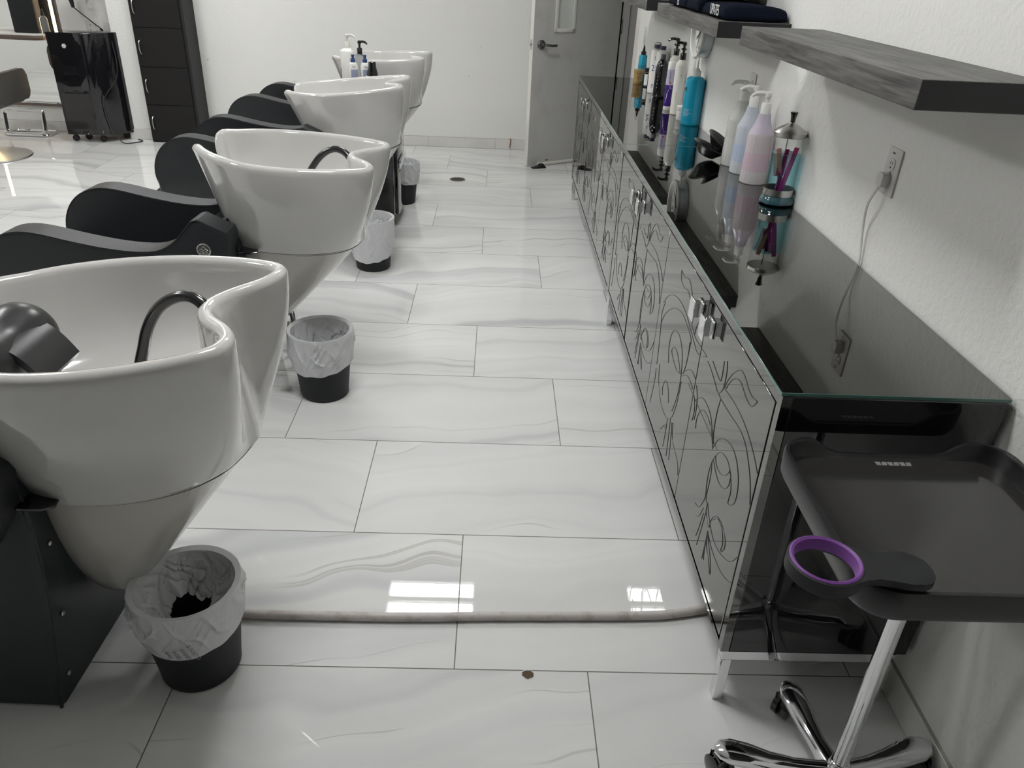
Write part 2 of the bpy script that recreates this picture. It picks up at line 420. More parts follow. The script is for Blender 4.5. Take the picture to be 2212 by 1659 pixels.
# door frame
b = MB()
b.box(XR-0.012, XR+0.132, DY1-0.035, DY1, 0, DH); b.box(XR-0.012, XR+0.132, DY0, DY0+0.035, 0, DH); b.box(XR-0.012, XR+0.132, DY0, DY1, DH-0.035, DH)
b.box(XR+0.045, XR+0.06, DY1-0.05, DY1-0.035, 0, DH); b.box(XR+0.045, XR+0.06, DY0+0.035, DY0+0.05, 0, DH)
b.box(XR-0.014, XR+0.002, DY1-0.035, DY1+0.05, 0, DH+0.05)
struct(b, 'trim_1', 'framegrey')
b = MB(); b.box(XR-0.014, XR+0.002, DY0-0.06, DY0+0.03, 0, DH+0.05, bev=0.003); struct(b, 'trim_2', 'dooredge')
# tiled skirting
def skirting(name, along, lo, hi, plane, sign, step=0.6, start=0.0, h=0.088, t=0.010):
    b = MB(); p = lo; first = True
    k = lo + ((start-lo) % step)
    cuts = [lo]
    while k < hi:
        if k > lo+0.02: cuts.append(k)
        k += step
    cuts.append(hi)
    for a, c in zip(cuts[:-1], cuts[1:]):
        if along == 'x': b.box(a+0.001, c-0.001, min(plane, plane+sign*t), max(plane, plane+sign*t), 0.002, h, 0, 0.0015, 1)
        else: b.box(min(plane, plane+sign*t), max(plane, plane+sign*t), a+0.001, c-0.001, 0.002, h, 0, 0.0015, 1)
    if along == 'x': b.box(lo, hi, min(plane, plane+sign*t*0.8), max(plane, plane+sign*t*0.8), 0.0, h+0.002, 1)
    else: b.box(min(plane, plane+sign*t*0.8), max(plane, plane+sign*t*0.8), lo, hi, 0.0, h+0.002, 1)
    struct(b, name, ['basetile', 'grime'])
skirting('baseboard_back', 'x', -3.03, XR-0.012, YF, -1, 0.61, -0.62)
skirting('baseboard_left', 'x', XL, -3.24, YF, -1, 0.61, -3.93)
skirting('baseboard_pillar', 'x', -3.235, -3.035, 7.06, -1, 0.61, -3.0)
skirting('baseboard_right', 'y', YB, DY0-0.06, XR, -1, 0.61, 1.46)

# ------------------------------------------------------------------ ceiling lamps (the room's light)
def ceiling_light(x, y, label):
    t = empty('ceiling_light', label, 'ceiling light', (x, y, ZC), 0, 'ceiling troffers')
    b = MB()
    b.box(-0.37, 0.37, -0.24, 0.24, -0.012, 0.0); b.box(-0.37, 0.37, -0.02, 0.02, -0.03, -0.012)
    b.box(-0.37,-0.345,-0.24,0.24,-0.03,0.0); b.box(0.345,0.37,-0.24,0.24,-0.03,0.0); b.box(-0.37,0.37,-0.24,-0.2,-0.03,0); b.box(-0.37,0.37,0.2,0.24,-0.03,0)
    b.build('frame', 'led_off', t)
    for yy in (-0.11, 0.11):
        b = MB(); b.box(-0.33, 0.33, yy-0.065, yy+0.065, -0.026, -0.014); b.build('diffuser', 'lens', t)
    return t
for x, y, l in ((-0.41, 4.55, 'twin-lens ceiling light over the aisle between third bowl and cabinet'),
                (-0.41, 1.90, 'twin-lens ceiling light over the nearest bowl and shelf'),
                (-2.6, 6.15, 'added twin-lens ceiling light brightening the back wall'),  # unseen extra lamp, added to brighten the back wall and the left
                (-3.3, 3.9, 'twin-lens ceiling light over the floor before the mirror station'),
                (-3.3, 1.90, 'twin-lens ceiling light over the open floor beside the wash chairs')):
    ceiling_light(x, y, l)

# ------------------------------------------------------------------ the two mirrored cabinets
CX0, CX1, CZ0, CZ1 = 0.577, 0.998, 0.165, 0.851
GT = 0.859
def crop(pts, ox, oy, s): return [(ox+s*x, oy+s*y) for x, y in pts]
# scroll pattern on a pair of doors, in (y from the near end of the pair, z) metres; measured on the front pair
ENGRAVE = []
ENGRAVE = [[(0.304,0.684),(0.238,0.692),(0.166,0.694),(0.098,0.684),(0.04,0.665),(-0.001,0.642),(-0.033,0.613)],[(0.336,0.651),(0.305,0.65),(0.229,0.656),(0.153,0.664),(0.104,0.657),(0.064,0.635),(0.033,0.608),(0.008,0.568),(-0.005,0.533),(-0.009,0.488),(-0.002,0.448),(0.015,0.411),(0.039,0.382),(0.071,0.361),(0.109,0.345),(0.153,0.336),(0.192,0.341),(0.232,0.36),(0.256,0.379)],[(0.215,0.322),(0.179,0.31),(0.133,0.307),(0.086,0.312),(0.04,0.328),(0.003,0.351),(-0.037,0.388)],[(0.302,0.686),(0.29,0.711),(0.266,0.742),(0.238,0.766),(0.219,0.777),(0.197,0.779),(0.173,0.774),(0.147,0.766),(0.12,0.765),(0.093,0.771),(0.102,0.757),(0.116,0.745),(0.135,0.742),(0.159,0.744),(0.184,0.75),(0.208,0.754),(0.233,0.748),(0.258,0.732),(0.28,0.707),(0.289,0.691)],[(0.463,0.673),(0.423,0.669),(0.37,0.657),(0.347,0.65),(0.327,0.658),(0.309,0.679),(0.305,0.709),(0.308,0.731),(0.317,0.749)],[(0.423,0.694),(0.382,0.687),(0.34,0.683),(0.334,0.703),(0.336,0.725),(0.338,0.738)],[(0.312,0.649),(0.319,0.61),(0.318,0.571),(0.31,0.541),(0.301,0.526)],[(0.318,0.621),(0.319,0.58),(0.316,0.542)],[(0.506,0.53),(0.485,0.55),(0.45,0.572),(0.406,0.578),(0.364,0.573),(0.332,0.552),(0.3,0.527)],[(0.46,0.471),(0.466,0.494),(0.455,0.523),(0.431,0.546),(0.4,0.556),(0.361,0.554),(0.328,0.539),(0.298,0.513)],[(0.298,0.518),(0.278,0.551),(0.252,0.575),(0.21,0.595),(0.169,0.602),(0.134,0.595),(0.107,0.577),(0.092,0.555),(0.087,0.526),(0.093,0.504),(0.109,0.487),(0.126,0.479),(0.128,0.489),(0.125,0.511),(0.136,0.532),(0.154,0.548),(0.176,0.557),(0.2,0.557),(0.229,0.549),(0.25,0.535),(0.273,0.507),(0.29,0.467),(0.292,0.422),(0.281,0.381)],[(0.268,0.513),(0.25,0.499),(0.217,0.5),(0.184,0.516),(0.163,0.538),(0.158,0.55)],[(0.278,0.496),(0.247,0.482),(0.208,0.476),(0.168,0.489),(0.146,0.515),(0.145,0.535)],[(0.286,0.487),(0.276,0.46),(0.274,0.419),(0.275,0.381),(0.262,0.375)],[(0.349,0.307),(0.312,0.322),(0.289,0.359),(0.281,0.381)],[(0.33,0.281),(0.299,0.303),(0.279,0.345)],[(0.211,0.355),(0.2,0.378),(0.176,0.401),(0.145,0.409),(0.114,0.406),(0.094,0.395),(0.089,0.376),(0.1,0.357),(0.108,0.356),(0.105,0.375),(0.119,0.395),(0.142,0.404),(0.171,0.398),(0.196,0.373)],[(0.255,0.352),(0.263,0.295),(0.275,0.227)],[(0.271,0.334),(0.282,0.28),(0.294,0.24)],[(0.216,0.323),(0.216,0.284),(0.217,0.231)],[(0.212,0.305),(0.212,0.265),(0.203,0.238)],[(0.214,0.308),(0.199,0.282),(0.166,0.266),(0.144,0.247),(0.143,0.259),(0.165,0.284),(0.191,0.301),(0.211,0.316)],[(0.256,0.379),(0.255,0.352),(0.215,0.335),(0.211,0.355)],[(0.86,0.77),(0.811,0.767),(0.766,0.779),(0.728,0.77),(0.692,0.741),(0.66,0.69)],[(0.86,0.77),(0.844,0.745),(0.804,0.739),(0.756,0.747),(0.712,0.733),(0.656,0.68)],[(1.023,0.597),(0.972,0.641),(0.901,0.673),(0.823,0.688),(0.738,0.685),(0.643,0.662),(0.59,0.65)],[(1.018,0.519),(0.985,0.569),(0.922,0.617),(0.853,0.65),(0.779,0.667),(0.708,0.662),(0.646,0.649),(0.643,0.626),(0.651,0.566),(0.668,0.526)],[(0.844,0.469),(0.868,0.514),(0.859,0.562),(0.824,0.59),(0.773,0.6),(0.725,0.585),(0.694,0.55),(0.68,0.493),(0.69,0.428),(0.717,0.37)],[(0.706,0.508),(0.742,0.499),(0.8,0.508),(0.828,0.521),(0.805,0.543),(0.763,0.547),(0.721,0.529),(0.694,0.511)],[(0.649,0.635),(0.645,0.594),(0.654,0.552),(0.667,0.525)],[(0.666,0.53),(0.623,0.564),(0.577,0.581),(0.531,0.575),(0.495,0.548),(0.485,0.511),(0.488,0.481)],[(0.664,0.521),(0.623,0.545),(0.572,0.547),(0.527,0.535),(0.5,0.508),(0.504,0.468)],[(0.952,0.408),(0.93,0.355),(0.866,0.317),(0.792,0.311),(0.74,0.329),(0.702,0.362),(0.676,0.429),(0.67,0.498)],[(0.853,0.347),(0.868,0.367),(0.846,0.405),(0.802,0.404),(0.769,0.368)],[(0.751,0.322),(0.751,0.256),(0.755,0.216)],[(0.718,0.342),(0.707,0.285),(0.699,0.217)],[(0.683,0.349),(0.658,0.303),(0.571,0.285),(0.539,0.249)],[(0.696,0.342),(0.675,0.284),(0.664,0.227)],[(0.811,0.244),(0.773,0.286),(0.744,0.29),(0.793,0.266),(0.811,0.244)],[(0.588,0.647),(0.549,0.649),(0.478,0.677)],[(0.658,0.682),(0.6,0.671),(0.544,0.675),(0.48,0.679)],[(0.619,0.674),(0.609,0.708),(0.581,0.733)],[(0.991,0.388),(0.997,0.443),(1.01,0.509),(1.023,0.559),(0.999,0.61)],[(1.007,0.23),(0.993,0.289),(0.986,0.331),(0.991,0.373)]]

def engraving(b, y0, y1, pts, zshift, mi):
    for line in pts:
        seg = [(p[0], p[1]) for p in line]
        P = smoothpath([(CX0-0.0188, p[0], p[1]) for p in seg], 4)
        b.tube(P, 0.0011, 5, mi)
def cabinet(y0, label, gap=0.006, glasscol='green_glass_edge'):
    L = 2.195
    t = empty('mirrored_cabinet', label, 'cabinet', (0.79, y0+L/2, 0), 0)
    t_inv = Matrix.Translation(-Vector(t.location))
    def fin(o): o.data.transform(t_inv); return o
    b = MB(); b.box(CX0, CX1, y0, y0+L, CZ0, CZ1, 0, 0.002, 1); fin(b.build('body', 'glossblack', t))
    b = MB(); b.box(CX0-0.019, CX0, y0, y0+L, CZ1-0.024, CZ1); b.box(CX0-0.019, CX0, y0, y0+0.022, CZ0, CZ1-0.0245); b.box(CX0-0.019, CX0, y0+L-0.022, y0+L, CZ0, CZ1-0.0245)
    b.box(CX0-0.019, CX0, y0+0.0225, y0+L-0.0225, CZ0, CZ0+0.012); fin(b.build('face_frame', 'darkmirror', t))
    b = MB()
    vs = b.box(CX0-0.022, CX1+0.003, y0+0.0015, y0+L-0.0015, CZ1, GT, 0, 0.0008, 1)
    b.bm.normal_update()
    for f in b.bm.faces: f.material_index = 1 if f.normal.z > 0.9 else 0
    fin(b.build('glass_top', ['glassedge', 'darkmirror'], t))
    # four doors in two pairs
    yd = [y0+0.026 + k*(L-0.052)/4 for k in range(5)]
    for k in range(4):
        a, c = yd[k]+gap/2+(0.003 if k == 0 else 0), yd[k+1]-gap/2-(0.003 if k == 3 else 0)
        if not near_gap(y0, k) is None: a, c = near_gap(y0, k)(a, c)
        b = MB(); b.box(CX0-0.018, CX0-0.001, a, c, CZ0+0.018, CZ1-0.0295, 0, 0.0008, 1)
        b.bm.normal_update()
        for f in b.bm.faces: f.material_index = 0 if f.normal.x < -0.5 else 1
        base = yd[0] if k < 2 else yd[2]
        for line in ENGRAVE:
            cur = []; lines = []
            for p in smoothpath([(0, base+q[0], q[1]) for q in line], 4):
                if a+0.002 < p.y < c-0.002 and CZ0+0.02 < p.z < CZ1-0.031: cur.append(p)
                else:
                    if len(cur) > 1: lines.append(cur)
                    cur = []
            if len(cur) > 1: lines.append(cur)
            for P in lines: b.tube([(CX0-0.0182, p.y, p.z) for p in P], 0.0011, 5, 1)
        d = fin(b.build('door', ['darkmirror', 'groove'], t))
        # square chrome knob near the meeting edge
        hy = c-0.055 if k % 2 == 0 else a+0.055
        b = MB(); b.box(CX0-0.024, CX0-0.018, hy-0.024, hy+0.024, 0.762-0.024, 0.762+0.024, 0, 0.002, 1)
        b.box(CX0-0.042, CX0-0.024, hy-0.013, hy+0.013, 0.762-0.020, 0.762+0.020)
        b.box(CX0-0.0465, CX0-0.042, hy-0.024, hy+0.024, 0.762-0.030, 0.762+0.030, 0, 0.0015, 1)
        h = b.build('handle', 'chrome', d); h.data.transform(t_inv)
    # chrome end frames with legs
    for yy in (y0, y0+L-0.028):
        for xa in (CX0-0.012, CX1-0.05):
            b = MB(); b.box(xa, xa+0.026, yy, yy+0.028, 0, CZ0-0.026, 0, 0.002, 1); fin(b.build('leg', 'chrome', t))
        b = MB(); b.box(CX0-0.012, CX1-0.024, yy, yy+0.028, CZ0-0.026, CZ0); fin(b.build('rail', 'chrome', t))
    return t
def near_gap(y0, k):
    # the near cabinet's second pair stands slightly ajar in the middle
    if y0 < 2 and k == 2: return lambda a, c: (a, c-0.006)
    if y0 < 2 and k == 3: return lambda a, c: (a+0.012, c)
    return None

# ------------------------------------------------------------------ shelves on the right wall
def shelf(y0, y1, zt, label):
    b = MB(); b.box(0.755, XR-0.0005, y0, y1, zt-0.053, zt, 0, 0.0012, 1)
    b.bm.normal_update()
    for f in b.bm.faces:
        if abs(f.normal.y) > 0.9: f.material_index = 1
    o = b.build('floating_shelf', ['shelfwood', 'shelfend'])
    return setprops(o, label, 'shelf', 'floating wall shelves')
cabinet(1.255, 'nearer mirrored cabinet with scroll-etched doors, one pair slightly ajar')
cabinet(3.4515, 'farther mirrored cabinet with scroll-etched doors, reaching to the grey door')
shelf(1.452, 2.628, 1.398, 'empty dark wood floating shelf above the outlet with the plugged cord')
shelf(2.923, 4.10, 1.392, 'dark wood floating shelf holding the navy towels, above the clock')
shelf(4.42, 5.60, 1.392, 'dark wood floating shelf nearest the grey door, at the top edge')

# ------------------------------------------------------------------ shampoo units
CTRL = [  # rim x, y, z ; seam x, y ; exponent of the flare   (half outline, front centre to back notch)
    (-0.060, 0.000, 0.800, -0.015, 0.000, 1.0),
    (-0.075, 0.055, 0.820, -0.013, 0.045, 1.0),
    (-0.100, 0.092, 0.905, -0.010, 0.085, 1.0),
    (-0.098, 0.122, 0.938,  0.000, 0.120, 1.0),
    (-0.050, 0.178, 0.934,  0.030, 0.165, 1.1),
    ( 0.020, 0.234, 0.929,  0.070, 0.197, 1.3),
    ( 0.120, 0.280, 0.922,  0.140, 0.217, 1.6),
    ( 0.240, 0.292, 0.918,  0.230, 0.220, 1.8),
    ( 0.350, 0.276, 0.916,  0.310, 0.205, 1.9),
    ( 0.440, 0.247, 0.915,  0.375, 0.172, 1.9),
    ( 0.500, 0.212, 0.915,  0.415, 0.130, 1.8),
    ( 0.514, 0.170, 0.915,  0.432, 0.095, 1.7),
    ( 0.492, 0.118, 0.915,  0.441, 0.066, 1.3),
    ( 0.448, 0.070, 0.915,  0.446, 0.040, 0.7),
    ( 0.424, 0.030, 0.915,  0.449, 0.018, 0.55),
    ( 0.420, 0.000, 0.915,  0.450, 0.000, 0.5)]
SEAM = 0.598
def rim_loop():
    half = CTRL
    full = [tuple(c) for c in half] + [(c[0], -c[1], c[2], c[3], -c[4], c[5]) for c in reversed(half[1:-1])]
    n = len(full); out = []; K = 6
    def cr(a, b, c, d, t): return 0.5*((2*b)+(c-a)*t+(2*a-5*b+4*c-d)*t*t+(3*b-a-3*c+d)*t*t*t)
    for i in range(n):
        q = [full[(i+o) % n] for o in (-1, 0, 1, 2)]
        for k in range(K):
            out.append([cr(q[0][m], q[1][m], q[2][m], q[3][m], k/K) for m in range(6)])
    return out
def make_unit(label, group):
    t = empty('shampoo_unit', label, 'shampoo chair', (0,0,0), 0, group)
    L = rim_loop(); N = len(L)
    nor = []
    for i in range(N):
        a, c = L[i-1], L[(i+1) % N]; tx, ty = c[0]-a[0], c[1]-a[1]; l = math.hypot(tx, ty) or 1
        nor.append((-ty/l, tx/l))
    # orient outwards
    if nor[3*6+30][1] * L[3*6+30][1] < 0: nor = [(-x, -y) for x, y in nor]
    R = 0.0165; rings = []
    ts = [1.0, 0.985, 0.93, 0.85, 0.75, 0.64, 0.53, 0.42, 0.32, 0.22, 0.13, 0.06]
    for tt in ts:
        ring = []
        for i, q in enumerate(L):
            g = tt**q[5]
            x = q[0]*(1-g)+q[3]*g; y = q[1]*(1-g)+q[4]*g
            ring.append((x+nor[i][0]*R*(1-0.6*tt), y+nor[i][1]*R*(1-0.6*tt), (q[2]-0.004)*(1-tt)+SEAM*tt))
        rings.append(ring)
    for k in range(0, 7):
        a = PI*k/6
        rings.append([(q[0]+nor[i][0]*R*math.cos(a), q[1]+nor[i][1]*R*math.cos(a), q[2]-0.010+R*0.95*math.sin(a)) for i, q in enumerate(L)])
    for tt, scl in ((0.08, 0.985), (0.2, 0.965), (0.36, 0.93), (0.53, 0.88), (0.70, 0.80), (0.83, 0.68), (0.92, 0.52), (0.97, 0.34), (1.0, 0.12)):
        ring = []
        for i, q in enumerate(L):
            cx, cy = 0.23, 0.0
            x = q[0]-nor[i][0]*R; y = q[1]-nor[i][1]*R
            ring.append((cx+(x-cx)*scl, y*scl, (q[2]-0.012)*(1-tt)+0.695*tt))
        rings.append(ring)
    b = MB(); b.rings(rings, 0, True, True, True); b.build('bowl', 'ceramic', t, smooth=60)
    b = MB(); b.rings([[(0.22+(q[3]-0.22)*0.985, q[4]*0.985, z) for q in L] for z in (0.588, 0.602)]); b.build('seam_shade', 'slot', t)  # inset dark ring standing in for the shade in the bowl seam
    # lower shell
    tab = [(0.5935,-0.011,0.449,0.2195), (0.585,-0.010,0.440,0.215), (0.54,-0.012,0.400,0.207), (0.48,-0.014,0.345,0.192), (0.42,-0.014,0.290,0.172), (0.36,-0.012,0.235,0.148),
           (0.30,-0.008,0.180,0.118), (0.25,0.002,0.132,0.088), (0.215,0.016,0.090,0.058), (0.195,0.032,0.060,0.026)]
    sx0, sx1, sw = -0.015, 0.450, 0.220
    rings = []
    for z, xf, xb, hw in tab:
        rings.append([(xf+(q[3]-sx0)/(sx1-sx0)*(xb-xf), q[4]/sw*hw, z) for q in L])
    b = MB(); b.rings(rings, 0, True, True, True); b.build('lower_shell', 'shell', t, smooth=50)
    # upholstered base
    prof = [(-0.86,0.0), (0.010,0.0), (0.028,0.12), (0.052,0.26), (0.070,0.40), (0.078,0.52), (0.074,0.62), (0.030,0.70), (-0.06,0.66), (-0.22,0.44), (-0.86,0.42)]
    b = MB(); b.prism([(x, z) for x, z in prof], -0.245, 0.245, 0, 'y', 0.02, 3); base = b.build('base', 'vinyl_blue', t); base.location = (-0.022, 0, 0)
    for s in (-1, 1):
        b = MB(); b.tube(smoothpath([(x-0.003, s*0.240, z) for x, z in prof[1:8]], 5), 0.0045, 6); b.build('piping', 'vinyl_blue', base)
        for x, z in ((0.0735,0.465), (0.0515,0.265), (0.0195,0.075)):
            b = MB(); b.sphere((x+0.004, s*0.205, z), 0.006, 0, (0.5,1,1), 10, 6); b.build('stud', 'satin', base)
    b = MB(); b.prism([(x, z) for x, z in [(-0.93,0.33), (-0.86,0.38), (-0.4,0.37), (-0.28,0.36), (-0.26,0.27), (-0.91,0.24)]], -0.23, 0.23, 0, 'y', 0.03, 3); b.build('seat', 'vinyl', t)
    b = MB(); b.prism([(-0.38,0.36), (-0.26,0.34), (-0.04,0.60), (0.0,0.665), (-0.045,0.70), (-0.10,0.655)], -0.225, 0.225, 0, 'y', 0.028, 3); b.build('backrest', 'vinyl', t)
    top = [(-0.80,0.365), (-0.835,0.42), (-0.845,0.48), (-0.832,0.545), (-0.795,0.605), (-0.735,0.648), (-0.665,0.664), (-0.59,0.658), (-0.49,0.638), (-0.38,0.620), (-0.28,0.612), (-0.20,0.618), (-0.14,0.648), (-0.09,0.700), (-0.060,0.732), (-0.036,0.736), (0.055,0.695)]
    bot = [(0.062,0.675), (0.050,0.59), (-0.01,0.50), (-0.14,0.42), (-0.40,0.36), (-0.68,0.335)]
    tp = smoothpath([(x, 0, z) for x, z in top[:-1]], 3)
    outline = [(p.x, p.z) for p in tp] + [top[-1]] + bot
    for s in (-1, 1):
        y0, y1 = (0.236, 0.335) if s > 0 else (-0.335, -0.236)
        b = MB(); b.prism(outline, y0, y1, 0, 'y', 0.006, 2); arm = b.build('armrest', 'vinyl', t, smooth=32)
        for yy in (y0, y1):
            b = MB(); b.tube([(p.x, yy, p.z-0.004) for p in tp], 0.0022, 5); b.build('piping', 'vinyl', arm)
        yo = s*0.335
        b = MB(); b.lathe([(0.0245,0), (0.0245,0.004), (0.0215,0.006), (0.0205,0.0045)], 28, (-0.030, yo, 0.630), 0, 'y', cap1=True)
        if s < 0:
            for v in b.bm.verts: v.co.y = 2*yo - v.co.y
        ye = yo + s*0.0055
        for pts in ([(-0.013,-0.002),(0,0.015),(0.012,0.003)], [(-0.014,0.001),(-0.006,0.006),(0.0,-0.001),(0.006,0.006),(0.014,0.001)], [(-0.013,-0.009),(-0.007,-0.002),(0.0,-0.010),(0.007,-0.002),(0.013,-0.009)], [(-0.017,-0.0125),(0.017,-0.0125)]):
            b.tube([(-0.030+x, ye, 0.630+z) for x, z in pts], 0.0009, 5)
        b.build('badge', 'satin', arm)
    # black latch plate under the bowl and the strut behind it
    b = MB(); b.prism([(-0.02,-0.262), (0.100,-0.262), (0.122,-0.250), (0.112,-0.19), (-0.02,-0.19)], 0.594, 0.600, 0, 'z', 0.001, 1)
    b.build('latch_plate', 'glossblack', t)
    b = MB(); b.tube([(0.125, 0.055, 0.285), (0.150, 0.075, 0.0)], 0.016, 12); b.build('strut', 'chrome', t)
    b = MB(); b.obox((0.105, 0.02, 0.185), (0.05,0.018,0.004), (-0.008,0.022,0), (0,0,0.011)); b.sphere((0.115,0.0,0.2),0.008); b.build('pedal', 'satin', t)
    return t
def hose(t, pts, r=0.0125):
    b = MB(); b.tube(smoothpath(pts, 10), r, 12); return b.build('shower_hose', M['hoseblack'], t)
M['hoseblack'] = mat('black_rubber_hose', (0.012,0.012,0.013), 0.22, coat=0.4)
proto = make_unit('nearest wash chair, its white bowl partly cut off, black neck rest inside', 'wash chairs with white ceramic bowls')
u2 = copy_tree(proto); u3 = copy_tree(proto); u4 = copy_tree(proto)
for u, x, y, rz, l in ((proto, -0.942, 1.440, -0.027, None),
                       (u2, -0.952, 2.885, -0.038, 'second wash chair from the viewer, white bowl with a black hose arching up'),
                       (u3, -0.963, 4.480, 0.0, 'third wash chair from the viewer, beside the black trolley'),
                       (u4, -0.979, 5.773, -0.068, 'farthest wash chair, its white bowl nearest the back wall')):
    u.location = (x, y, 0); u.rotation_euler = (0,0,rz)
    if l: u['label'] = l
def tilt(objs, ang, px, pz):
    # the bowl swings on its pivot: same swing for everything it carries
    m = Matrix.Translation((px,0,pz)) @ Matrix.Rotation(ang, 4, 'Y') @ Matrix.Translation((-px,0,-pz))
    for o in objs: o.matrix_local = m @ o.matrix_local
def bowl_parts(u): return [o for o in u.children if o.name.split('.')[0] in ('bowl', 'seam_shade', 'lower_shell', 'neck_rest', 'shower_hose')]
hoseA = hose(proto, [(0.16,-0.02,0.70), (0.215,0.01,0.745), (0.240,0.03,0.80), (0.264,0.035,0.853), (0.30,0.035,0.898), (0.345,0.03,0.922), (0.385,0.02,0.924), (0.415,0.005,0.902), (0.43,-0.005,0.85)])
hose(u2, [(0.16,-0.02,0.70), (0.215,0.01,0.765), (0.25,0.03,0.83), (0.284,0.035,0.880), (0.32,0.035,0.911), (0.355,0.03,0.922), (0.39,0.02,0.912), (0.415,0.005,0.885), (0.43,-0.005,0.84)])
# moulded neck rest in the nearest bowl
b = MB()
prof = [(0.004,-0.125), (0.025,-0.123), (0.045,-0.114), (0.058,-0.098), (0.064,-0.076), (0.061,-0.052), (0.053,-0.026), (0.050,0.0), (0.053,0.026), (0.061,0.052), (0.064,0.076), (0.058,0.098), (0.045,0.114), (0.025,0.123), (0.004,0.125)]
b.lathe([(0.036+r*0.62 if r > 0.03 else r*1.5, y*0.95) for r, y in prof], 36, (-0.012, -0.035, 0.846), 0, 'y')
nr = b.build('neck_rest', 'gel', proto)
b = MB()
fl = smoothpath([(0.0,0,0.885), (0.035,0,0.888), (0.062,0,0.872), (0.084,0,0.846), (0.104,0,0.808)], 5)
top = []; 
for sgn, off in ((1, 0.0), (-1, -0.012)): pass
R0 = [[(p.x, -0.10, p.z) for p in fl] + [(p.x-0.010, -0.10, p.z-0.012) for p in reversed(fl)],
      [(p.x, 0.035, p.z) for p in fl] + [(p.x-0.010, 0.035, p.z-0.012) for p in reversed(fl)]]
b.rings(R0); b.build('flange', 'gel', nr)
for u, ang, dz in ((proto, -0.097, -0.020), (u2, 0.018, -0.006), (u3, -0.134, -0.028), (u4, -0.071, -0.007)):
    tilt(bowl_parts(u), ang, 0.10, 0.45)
    for o in bowl_parts(u): o.location.z += dz

